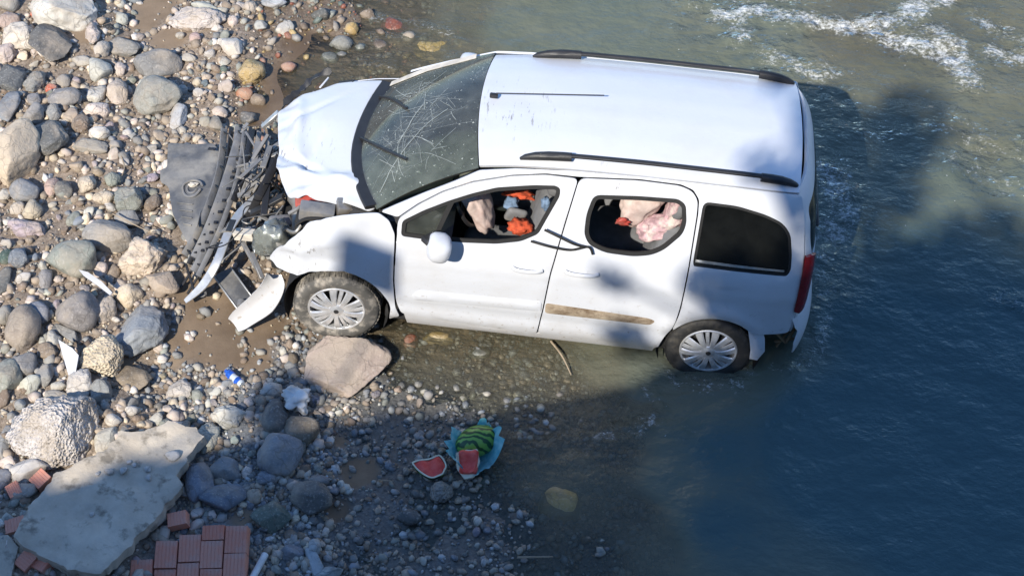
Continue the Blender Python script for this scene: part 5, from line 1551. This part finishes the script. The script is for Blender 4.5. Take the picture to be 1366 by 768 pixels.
# dark box-section strut lying on the mud
a, b = (-0.949, -0.325, 0.130), (-0.720, -0.599, 0.090)
tro = box('crash_beam', (Vector(a) + Vector(b)) / 2, ((Vector(b) - Vector(a)).length, .14, .045), M_TRAY, None, dirmat(a, b), .008)
tag(tro, 'dark box-shaped crash beam lying on the mud below the bumper', 'car part')
for s in (-1, 1):
    v = dirmat(a, b) @ Vector((0, s * .074, .02))
    beam('beam_flange', Vector(a) + v, Vector(b) + v, .012, .02, M_CHROME, tro)

# curved white bumper corner
cp = spline(G3((-0.770, -0.802, 0.120), (-0.667, -0.758, 0.200), (-0.558, -0.692, 0.270), (-0.499, -0.607, 0.330), (-0.498, -0.517, 0.380)), 6)
crn = sweep('bumper_corner', cp, [(.030, -.105), (.006, -.07), (-.006, 0), (.004, .06), (.030, .095), (.036, .092), (.012, .056), (.002, 0), (.014, -.066), (.036, -.10)], M_PAINT, None, up=(-.55, .45, .55), scale=list(np.interp(np.arange(25), [0, 3, 12, 20, 24], [.62, .80, 1.0, .85, .55])))
tag(crn, 'curved white bumper corner broken off beside the front wheel', 'car part')
ft = lathe('headlamp_socket', [(.0, -.03), (.03, -.03), (.034, .02), (.024, .02), (.02, -.01)], M_GREYPL, None, 18, (-0.744, -0.621, 0.140))
tag(ft, 'small round lamp socket between the crash beam and bumper corner', 'car part')

# white plastic splinters and scraps among the stones
def shard(name, pts, z0, mat_, label, cat, th=.008, tilt=(0, 0)):
    P = [np.array(p[:2]) for p in pts]; c = np.mean(P, 0)
    s = lambda x, y: (x, y, z0 + tilt[0] * (x - c[0]) + tilt[1] * (y - c[1]) + .25 * (x - c[0]) ** 2)
    o = panel(name, P, s, mat_, None, step=.03, thick=th, roll=.002)
    return tag(o, label, cat)
shard('plastic_splinter', ((-1.947, -1.238, 0.300), (-1.833, -1.298, 0.300), (-1.777, -1.349, 0.300), (-1.786, -1.540, 0.300), (-1.822, -1.502, 0.300)), .31, M_PAINT, 'pointed white plastic splinter behind the upright cream-white rock', 'splinter', tilt=(.2, .5))
shard('plastic_strip', ((-1.975, -0.527, 0.280), (-1.902, -0.544, 0.280), (-1.781, -0.622, 0.280), (-1.680, -0.717, 0.280), (-1.692, -0.740, 0.280), (-1.808, -0.654, 0.280), (-1.929, -0.575, 0.280)), .30, M_PAINT, 'thin white plastic strip lying below the grey-green egg-shaped boulder', 'plastic strip', tilt=(.1, .2))
M_BAGW = mat('white_plastic_film', (.72, .72, .70), .45, dirt=(.4, .36, .3), dirt_amt=.5)
pb = blob('plastic_sheet', (-0.182, -1.488, 0.170), (.10, .085, .05), M_BAGW, None, 4, 61, .55, 2.2, (.1, .1, -.4), 2.0)
tag(pb, 'crumpled white plastic sheet draped between shaded stones above the blue-grey egg-shaped boulder', 'plastic sheet')

# crushed drink bottle
bl = (-0.686, -1.279, 0.100)
BOT = empty('plastic_bottle', bl, 'small crushed blue and white plastic bottle lying on the mud', 'bottle')
M_BLUEPL = mat('blue_label', (.02, .10, .48), .35, var=.5, scale=60)
M_CLEAR = mat('cloudy_clear_plastic', (.52, .58, .64), .2, coat=.5)
ba, bb_ = Vector((-0.760, -1.215, 0.090)), Vector((-0.616, -1.334, 0.090))
bd = bb_ - ba
own(sweep('bottle_body', [ba + bd * t for t in (.12, .2, .35, .5, .65, .8, .92, 1)], circ(.033, 12), M_CLEAR, None, scale=[.45, .85, 1.0, .8, 1.0, .85, 1.0, .8]), BOT)
own(sweep('bottle_label', [ba + bd * t for t in (.16, .28, .42)], circ(.0345, 12), M_BLUEPL, None, scale=[.85, 1.0, .98]), BOT)
own(sweep('bottle_label', [ba + bd * t for t in (.68, .78, .86)], circ(.034, 12), M_BLUEPL, None, scale=[1, .9, 1.0]), BOT)
own(sweep('bottle_cap', [ba + bd * t for t in (0, .06, .12)], circ(.015, 10), M_BLUEPL, None), BOT)

# ------------------------------------------------------------------ watermelon
def melon_material():
    m, nt, b, out = nodes_of('watermelon_rind')
    tc = nt.nodes.new('ShaderNodeTexCoord')
    w = nt.nodes.new('ShaderNodeTexWave'); w.wave_type = 'BANDS'; w.bands_direction = 'Y'; w.inputs['Scale'].default_value = 7.5; w.inputs['Distortion'].default_value = 9; w.inputs['Detail'].default_value = 3
    nt.links.new(tc.outputs['Object'], w.inputs['Vector'])
    c = mixc(nt, ramp(nt, w.outputs['Fac'], [(.35, 0), (.6, 1)]), (.014, .065, .016), (.17, .36, .06))
    nt.links.new(c, b.inputs['Base Color']); b.inputs['Roughness'].default_value = .35
    return m
def flesh_material():
    m, nt, b, out = nodes_of('watermelon_flesh')
    n1 = noise_node(nt, 22, 5, .6); v = nt.nodes.new('ShaderNodeTexVoronoi'); v.inputs['Scale'].default_value = 38
    c = mixc(nt, ramp(nt, n1, [(.3, 0), (.7, 1)]), (.74, .045, .03), (.82, .13, .09))
    c = mixc(nt, ramp(nt, v.outputs['Distance'], [(.07, 1), (.13, 0)]), c, (.05, .015, .012))
    nt.links.new(c, b.inputs['Base Color']); b.inputs['Roughness'].default_value = .4
    bump(nt, n1, b, .5, .02)
    return m
M_MELON = melon_material(); M_FLESH = flesh_material()
M_PITH = mat('watermelon_pith', (.72, .68, .50), .5)

def melon_piece(name, outline, zc, tilt, depth, label):
    """a cut piece: tilted flesh face, pale pith rim, green rind bowl beneath"""
    P = resample([np.array(p[:2]) for p in outline], .02)
    P = np.array(spline([np.array(p) for p in P[::2]], 2, True))
    if area2(P) < 0: P = P[::-1]
    c = P.mean(0)
    e = empty(name, (c[0], c[1], zc), label, 'watermelon')
    zt = lambda q: zc + tilt[0] * (q[0] - c[0]) + tilt[1] * (q[1] - c[1])
    n = len(P)
    fl = panel('flesh', inset(P, .011), lambda x, y: (x, y, zt((x, y)) - .004 + .006 * math.sin(60 * x + 20 * y)), M_FLESH, None, step=.02, thick=.02, roll=.006)
    own(fl, e)
    own(panel('pith', P, lambda x, y: (x, y, zt((x, y))), M_PITH, None, [inset(P, .0105)], step=.02, thick=.02, roll=.004), e)
    V, F = [], []
    for k in range(6):
        t = k / 5; s = math.cos(t * 1.35)
        for q in P:
            p2 = c + (q - c) * (s * 1.0 + .012)
            V.append((p2[0], p2[1], zt(p2) - .008 - depth * math.sin(t * 1.45)))
    for k in range(5):
        for j in range(n): F.append((k * n + j, k * n + (j + 1) % n, (k + 1) * n + (j + 1) % n, (k + 1) * n + j))
    F.append(tuple(5 * n + j for j in range(n)))
    own(mesh('rind', V, F, M_MELON, None), e)
    return e
melon_piece('watermelon_wedge', [(0.693, -1.917, 0.100), (0.728, -1.895, 0.100), (0.811, -1.882, 0.100), (0.882, -1.851, 0.110), (0.922, -1.880, 0.100), (0.944, -1.935, 0.090), (0.923, -1.993, 0.080), (0.848, -2.030, 0.070), (0.776, -1.999, 0.080), (0.718, -1.953, 0.090)], .10, (.05, .25), .075, 'cut watermelon wedge with red flesh lying by itself on wet gravel')
mc = Vector((1.134, -1.715, 0.120))
ML = empty('watermelon', mc, 'burst striped watermelon sitting in a blue plastic bag', 'watermelon')
V, F = ico(4)
q = V * np.array([.155, .115, .105])
q = q * (1 + .03 * noise3(V * 2, 3))[:, None]
q = q @ np.array(Matrix.Rotation(math.radians(32), 3, 'Z')).T
mm_ = mesh('melon_body', q, F, M_MELON, ML)
own(panel('broken_flesh', fillet([p[:2] for p in ((1.018, -1.875, 0.150), (1.064, -1.858, 0.150), (1.137, -1.846, 0.150), (1.154, -1.909, 0.150), (1.130, -1.987, 0.150), (1.079, -2.003, 0.150), (1.037, -1.950, 0.150))], .01), lambda x, y: (x, y, .19 + .45 * (y - mc.y + .16) + .012 * math.sin(50 * x) + .01 * math.sin(43 * y)), M_FLESH, None, step=.02, thick=.05, roll=.01), ML)
own(panel('broken_pith', fillet([p[:2] for p in ((1.000, -1.856, 0.140), (1.072, -1.831, 0.140), (1.150, -1.819, 0.140), (1.174, -1.900, 0.140), (1.142, -2.004, 0.140), (1.075, -2.022, 0.140), (1.016, -1.957, 0.140))], .01), lambda x, y: (x, y, .155 + .45 * (y - mc.y + .16)), M_PITH, None, step=.03, thick=.04, roll=.006), ML)
def film_material():
    m = bpy.data.materials.new('blue_bag_film'); m.use_nodes = True
    nt = m.node_tree; b = nt.nodes['Principled BSDF']; out = nt.nodes['Material Output']
    n1 = noise_node(nt, 14, 6, .65)
    nt.links.new(mixc(nt, ramp(nt, n1, [(.35, 0), (.65, 1)]), (.08, .50, .62), (.45, .80, .86)), b.inputs['Base Color'])
    b.inputs['Roughness'].default_value = .28
    bump(nt, n1, b, .8, .03)
    tl = nt.nodes.new('ShaderNodeBsdfTranslucent'); tl.inputs['Color'].default_value = (.10, .45, .60, 1)
    mx = nt.nodes.new('ShaderNodeMixShader'); mx.inputs[0].default_value = .3
    nt.links.new(b.outputs[0], mx.inputs[1]); nt.links.new(tl.outputs[0], mx.inputs[2]); nt.links.new(mx.outputs[0], out.inputs['Surface'])
    return m
M_FILM = film_material()
bc = np.array((1.119, -1.791, 0.060))
Vb, Fb = [], []
nb_, mb_ = 72, 20
for i in range(mb_):
    t = i / (mb_ - 1)
    for j in range(nb_):
        a = 2 * math.pi * j / nb_
        # floor of the bag out to a ragged, wavy rim
        rr = (.03 + .97 * t) * (1 + .12 * math.sin(2 * a + 1) + .06 * math.sin(5 * a + 2) + .05 * t * float(noise3(np.array([[3 * math.cos(a), 3 * math.sin(a), 4 * t]]), 8)[0]))
        zz = .16 * t ** 2.2 * (1 + .45 * math.sin(2 * a + .6) + .25 * math.sin(5 * a + t))
        cr = .032 * t * float(noise3(np.array([[6 * math.cos(a), 6 * math.sin(a), 7 * t]]), 9)[0])
        Vb.append((bc[0] + (.172 * rr + cr) * math.cos(a), bc[1] + (.235 * rr + cr) * math.sin(a), max(.012, .012 + zz + cr)))
for i in range(mb_ - 1):
    for j in range(nb_): Fb.append((i * nb_ + j, i * nb_ + (j + 1) % nb_, (i + 1) * nb_ + (j + 1) % nb_, (i + 1) * nb_ + j))
Fb.append(tuple(range(nb_))[::-1])
bagm = mesh('plastic_bag', np.array(Vb) - np.array([bc[0], bc[1], 0]), Fb, M_FILM)
bagm.location = (bc[0], bc[1], 0)
tag(bagm, 'light blue plastic bag torn open around the burst watermelon', 'plastic bag')

# ------------------------------------------------------------------ concrete slab, bricks, pipe, twigs
def concrete_material():
    m, nt, b, out = nodes_of('stained_concrete')
    g, z = world_z(nt); pos = g.outputs['Position']
    n1 = noise_node(nt, 3.0, 6, .65, vec=pos); n2 = noise_node(nt, 42, 5, .65, vec=pos); n3 = noise_node(nt, 7.5, 5, .6, vec=pos)
    c = mixc(nt, ramp(nt, n1, [(.3, 0), (.7, 1)]), (.38, .325, .255), (.60, .53, .43))
    c = mixc(nt, ramp(nt, n3, [(.54, 0), (.66, .8)]), c, (.15, .13, .10))
    c = mixc(nt, ramp(nt, n2, [(.66, 0), (.75, .6)]), c, (.55, .53, .5))
    nt.links.new(c, b.inputs['Base Color']); b.inputs['Roughness'].default_value = .9
    bump(nt, mth(nt, 'ADD', mth(nt, 'MULTIPLY', n3, .6), mth(nt, 'MULTIPLY', n2, .4)), b, .55, .02)
    return m
M_CONC = concrete_material()
SLAB = [(-1.846, -2.872, 0.340), (-1.739, -2.981, 0.330), (-1.564, -3.042, 0.320), (-1.373, -3.101, 0.320), (-1.216, -3.094, 0.310), (-1.081, -2.844, 0.300), (-0.958, -2.637, 0.290), (-0.877, -2.442, 0.280), (-0.828, -2.346, 0.280), (-0.880, -2.269, 0.280), (-0.833, -2.095, 0.270), (-0.763, -1.916, 0.260), (-0.830, -1.844, 0.260), (-0.947, -1.847, 0.260), (-1.045, -1.841, 0.260), (-1.115, -1.906, 0.270), (-1.194, -1.939, 0.270), (-1.351, -1.945, 0.280), (-1.374, -2.031, 0.280), (-1.405, -2.143, 0.290), (-1.578, -2.233, 0.300), (-1.679, -2.329, 0.310), (-1.742, -2.447, 0.320), (-1.774, -2.560, 0.330), (-1.840, -2.626, 0.330), (-1.847, -2.754, 0.340)]
sp_ = resample([np.array(p[:2]) for p in SLAB], .028)
sp_ = sp_ + .035 * np.stack([fbm2(sp_[:, 0], sp_[:, 1], 14, 4, 3), fbm2(sp_[:, 0], sp_[:, 1], 14, 4, 9)], 1)
sc_ = sp_.mean(0)
def slab_surf(x, y):
    # one tilted plane with faint scaling of the surface
    n = float(noise3(np.array([[x * 6, y * 6, 2.0]]), 5)[0])
    return (x, y, .295 - .055 * (x - sc_[0]) - .01 * (y - sc_[1]) + .012 * n + .006 * float(noise3(np.array([[x * 19, y * 19, 7.0]]), 6)[0]))
slab = panel('concrete_slab', sp_, slab_surf, M_CONC, None, step=.03, thick=.10, roll=.007)
tag(slab, 'broken flat concrete slab beside the block of red bricks', 'slab')
sl2 = panel('concrete_piece', [np.array(p[:2]) for p in ((-2.078, -2.868, 0.340), (-1.916, -2.843, 0.340), (-1.822, -2.929, 0.340), (-1.825, -3.040, 0.330), (-1.814, -3.200, 0.330), (-1.956, -3.325, 0.330))], lambda x, y: (x, y, .30 + .05 * (y - sc_[1]) + .004 * math.sin(40 * x + 30 * y)), M_CONC, None, step=.05, thick=.09, roll=.006)
tag(sl2, 'smaller grey concrete piece split from the end of the slab', 'slab')
chips = [(230, 607, 10), (165, 627, 7), (196, 623, 6), (172, 614, 4), (198, 636, 5), (130, 632, 4), (178, 618, 4), (146, 630, 6), (122, 684, 4)]
CHIPP = [(-0.940, -2.124, 0.290), (-1.246, -2.281, 0.300), (-1.092, -2.244, 0.300), (-1.228, -2.198, 0.300), (-1.068, -2.316, 0.290), (-1.416, -2.333, 0.310), (-1.191, -2.221, 0.300), (-1.340, -2.308, 0.300), (-1.385, -2.649, 0.310)]
for k, ((_, _, r), p) in enumerate(zip(chips, CHIPP)):
    P, F = stone_shape(2, 'a', 700 + k)
    r = r / 178.
    o = link(bpy.data.objects.new('concrete_chip', stone_mesh('chip', P * np.array([r, r * .8, r * .45]), F, M_STONE_S)))
    o.location = (p[0], p[1], slab_surf(p[0], p[1])[2] + r * .25); o.rotation_euler = (0, 0, k * 1.3)
    o.color = (.50, .48, .45, 1)
    tag(o, 'largest white stone chip lying on the concrete slab' if k == 0 else 'small pale chip lying on the concrete slab', 'stone chip', None if k == 0 else 'chips on the concrete slab')

def brick_material():
    m, nt, b, out = nodes_of('red_clay_brick')
    oi = nt.nodes.new('ShaderNodeObjectInfo'); tc = nt.nodes.new('ShaderNodeTexCoord')
    n1 = noise_node(nt, 9, 6, .65); n2 = noise_node(nt, 60, 4, .6)
    c = mixc(nt, oi.outputs['Random'], (.60, .22, .145), (.66, .31, .22))
    c = mixc(nt, ramp(nt, n1, [(.45, 0), (.72, .65)]), c, (.52, .36, .30))
    c = mixc(nt, ramp(nt, n2, [(.62, 0), (.72, .5)]), c, (.20, .07, .05))
    nt.links.new(c, b.inputs['Base Color']); b.inputs['Roughness'].default_value = .88
    bump(nt, n2, b, .3, .01)
    return m
M_BRICK = brick_material()
M_MORTAR = mat('grey_mortar', (.20, .19, .17), .95, bump_s=.5)
def brick_mesh(w, l, h):
    bm = bmesh.new()
    # body with combed grooves running along the top face
    ng = 6
    xs_ = []
    for k in range(ng):
        x0 = -w / 2 + w * k / ng; x1 = x0 + w / ng
        xs_ += [(x0 + .002, -.003), (x0 + .005, 0), (x1 - .005, 0), (x1 - .002, -.003)]
    top = [(x, h / 2 + dz) for x, dz in xs_]
    prof = [(-w / 2, -h / 2)] + [(w / 2, -h / 2)] + [(w / 2, h / 2 - .006)] + top[::-1] + [(-w / 2, h / 2 - .006)]
    a = [bm.verts.new((x, -l / 2, z)) for x, z in prof]; b = [bm.verts.new((x, l / 2, z)) for x, z in prof]
    n = len(prof)
    for i in range(n): bm.faces.new((a[i], a[(i + 1) % n], b[(i + 1) % n], b[i]))
    bm.faces.new(a[::-1]); bm.faces.new(b)
    bmesh.ops.recalc_face_normals(bm, faces=bm.faces)
    me = bpy.data.meshes.new('clay_brick'); bm.to_mesh(me); bm.free(); me.materials.append(M_BRICK)
    return me
BM_ = brick_mesh(.150, .186, .10); BMH = brick_mesh(.150, .10, .10)
bo = Vector((-0.697, -2.815, 0.220))
MAS = empty('brick_masonry', (bo.x, bo.y, bo.z - .08), 'broken block of red grooved bricks mortared together beside the concrete slab', 'masonry')
MAS.rotation_euler = (math.radians(16), math.radians(-4), math.radians(4))
# columns: x offset, top offset, count of bricks
for cx, top, n, half in ((-.63, -.24, 1, 0), (-.472, -.13, 2, 0), (-.315, -.04, 2, 0), (-.157, .085, 3, 0), (0.0, .125, 3, 0), (.157, .185, 3, 1), (.314, .18, 3, 0)):
    y = top
    for k in range(n):
        hb = half and k == 0
        o = bpy.data.objects.new('brick', BMH if hb else BM_); link(o, MAS)
        l = .10 if hb else .186
        o.location = (cx + random.uniform(-.003, .003), y - l / 2, random.uniform(-.006, .006)); o.rotation_euler = (random.uniform(-.02, .02), random.uniform(-.02, .02), random.uniform(-.015, .015))
        y -= l + .008
box('mortar_bed', (-.02, -.26, -.07), (.78, .50, .055), M_MORTAR, MAS, bevel=.02)
for k, (p, rz, sx, lab) in enumerate((((-1.804, -2.387, 0.270), .9, .8, 'thin red brick fragment wedged under the slab below the pale angular stone'), ((-1.881, -2.764, 0.260), .3, .9, 'red brick fragment poking out at the slab end'), ((-1.757, -3.001, 0.220), 1.0, .9, 'red brick lying under the lower slab edge'),
                                      ((-1.657, -3.010, 0.200), -.5, .9, 'tilted red brick beneath the slab tip'), ((-0.827, -2.566, 0.160), .2, .9, 'dark red brick fragment above the block of mortared bricks'), ((-1.956, -2.498, 0.280), .6, .6, 'small red brick fragment beside the slab by the grey stone'))):
    o = link(bpy.data.objects.new('broken_brick', BMH)); o.location = p; o.rotation_euler = (.15, -.2, rz); o.scale = (sx, 1.0, .8)
    tag(o, lab, 'brick')
pa, pb2 = Vector((-0.203, -2.747, 0.100)), Vector((-0.256, -2.958, 0.120))
pipe = sweep('plastic_pipe', [pa, pa.lerp(pb2, .5), pb2], circ(.024, 14) , M_BAGW, None)
tag(pipe, 'short white plastic pipe lying right of the block of red bricks', 'pipe')
M_TWIG = mat('dry_twig', (.34, .27, .19), .9)
for k, (pts, r, lab) in enumerate((([(-1.874, 0.112, 0.240), (-1.668, -0.007, 0.260), (-1.512, -0.070, 0.240)], .006, 'long pale dry twig lying left of the engine tray'), ([(-1.994, 0.830, 0.200), (-1.899, 0.635, 0.220), (-1.909, 0.506, 0.200)], .006, 'curved dry twig beside the small grey block'),
                                   ([(1.588, -0.706, 0.030), (1.682, -0.856, 0.050), (1.758, -1.001, 0.020)], .008, 'dark wet twig standing in the shallows below the rear door'), ([(0.473, -2.046, 0.040), (0.580, -2.051, 0.050)], .007, 'pale straight twig left of the watermelon wedge'), ([(1.494, -2.590, 0.030), (1.737, -2.571, 0.040)], .009, 'grey driftwood stick lying on the wet gravel'))):
    tag(tube('twig', pts, r, M_TWIG, None, 6, 5, [1, .8, .4]), lab, 'twig')

# ================================================================== behind the viewpoint: trees on the embankment and an added sign, set to shade the river
M_BARK = mat('tree_bark', (.10, .075, .055), .9, bump_s=.5, bump_scale=25)
def leaf_material():
    m = bpy.data.materials.new('tree_leaf'); m.use_nodes = True
    nt = m.node_tree; b = nt.nodes['Principled BSDF']; out = nt.nodes['Material Output']
    nt.links.new(mixc(nt, noise_node(nt, 3, 3), (.035, .075, .02), (.09, .14, .04)), b.inputs['Base Color'])
    b.inputs['Roughness'].default_value = .6
    tl = nt.nodes.new('ShaderNodeBsdfTranslucent'); tl.inputs['Color'].default_value = (.10, .18, .03, 1)
    mx = nt.nodes.new('ShaderNodeMixShader'); mx.inputs[0].default_value = .3
    nt.links.new(b.outputs[0], mx.inputs[1]); nt.links.new(tl.outputs[0], mx.inputs[2]); nt.links.new(mx.outputs[0], out.inputs['Surface'])
    return m
M_LEAF = leaf_material()
def tree(x, y, clumps, nleaf, label, seed):
    """clumps: (x, y, z, radius) of the leafy masses"""
    r_ = np.random.default_rng(seed)
    z0 = gh(x, y)
    e = empty('tree', (x, y, z0), label, 'tree', 'trees on the embankment')
    top = max(c[2] for c in clumps)
    tr = own(tube('trunk', [(x, y, z0 - .2), (x + .1, y, z0 + 1.2), (x - .05, y + .1, z0 + 2.4), (x, y, top)], .13, M_BARK, None, 10, 5, [1.3, 1, .8, .2]), e)
    for c in clumps:
        own(tube('limb', [(x, y, min(c[2] - .4, z0 + 1.4)), ((x + c[0]) / 2, (y + c[1]) / 2, c[2] - .3), c[:3]], .05, M_BARK, None, 6, 4, [1.2, .7, .3]), e)
    V, F = [], []
    tot = sum(c[3] ** 3 for c in clumps)
    for c in clumps:
        n = int(nleaf * c[3] ** 3 / tot)
        d = r_.normal(size=(n, 3)); d /= np.linalg.norm(d, axis=1)[:, None]
        rad = c[3] * r_.random(n) ** .45 * (1 + .3 * noise3(d * 1.7, seed))
        p = np.array(c[:3]) + d * rad[:, None] * np.array([1, 1, .8])
        a = r_.normal(size=(n, 3)); a /= np.linalg.norm(a, axis=1)[:, None]
        b = np.cross(a, r_.normal(size=(n, 3))); b /= np.linalg.norm(b, axis=1)[:, None] + 1e-9
        L = r_.uniform(.05, .09, n)[:, None]
        s = len(V)
        V += np.stack([p - a * L, p + b * L * .55, p + a * L, p - b * L * .55], 1).reshape(-1, 3).tolist()
        F += (np.arange(n)[:, None] * 4 + np.arange(4) + s).tolist()
    own(mesh('crown', V, F, M_LEAF, None, smooth=False), e)
    return e
SD = SUN_DIR
def up_ray(x, y, z, ztop):
    """the point at height ztop whose shadow falls on (x, y, z)"""
    s = (ztop - z) / -SD.z
    return (x - SD.x * s, y - SD.y * s, ztop)
def clump(x, y, z, ztop, r): return (*up_ray(x, y, z, ztop), r)
tree(-2.2, -14.2, [clump(3.0, -.30, 1.6, 14.2, .15), clump(2.85, -.95, .95, 13.2, .36), clump(1.95, -.95, 1.05, 13.6, .14), clump(3.4, -1.0, .6, 12.8, .42), clump(3.05, .45, 1.7, 14.6, .11), clump(2.1, -1.0, .40, 12.5, .20), clump(2.7, -1.3, .2, 12.2, .42)], 2300, 'leafy tree with several small clumps rising from the embankment', 4)
tree(-.2, -13.6, [clump(4.0, -.1, 0, 12.5, .62), clump(4.9, .1, 0, 12.9, .68), clump(4.1, 1.1, 0, 13.6, .40), clump(4.3, 1.75, 0, 14.2, .42), clump(5.6, -.4, 0, 12.2, .8), clump(3.6, -.45, 0, 11.6, .55)], 7500, 'broad leafy tree beside the added shade sign on the embankment', 5)
tree(-7.2, -13.8, [clump(-2.3, -2.75, .3, 10.4, .30), clump(-1.2, -2.35, .2, 11.0, .22), clump(-.3, -1.45, .1, 11.2, .24), clump(.5, -1.75, .0, 11.5, .3), clump(-1.9, -2.9, .3, 10.2, .4)], 4200, 'young leafy tree at the low end of the embankment', 6)

# added blank-backed sign, out of view, put up to cast a shadow on the wing
sgp = Vector(up_ray(.245, -.90, .98, 10.55))
SG = empty('shade_sign', (sgp.x, sgp.y, gh(sgp.x, sgp.y)), 'added square metal sign on a thin grey post, shading the wing', 'sign')
hgt = sgp.z - gh(sgp.x, sgp.y)
mesh_up = Matrix.Rotation(math.atan2(SD.x, SD.y) * -1, 3, 'Z')
pl = box('shade_plate', (0, 0, hgt), (.40, .012, .50), M_METAL, SG, mesh_up, .004)
tube('shade_post', [(0, -.03, -.3), (0, -.03, hgt * .5), (0, -.03, hgt + .1)], .018, M_METAL, SG, 8, 2)
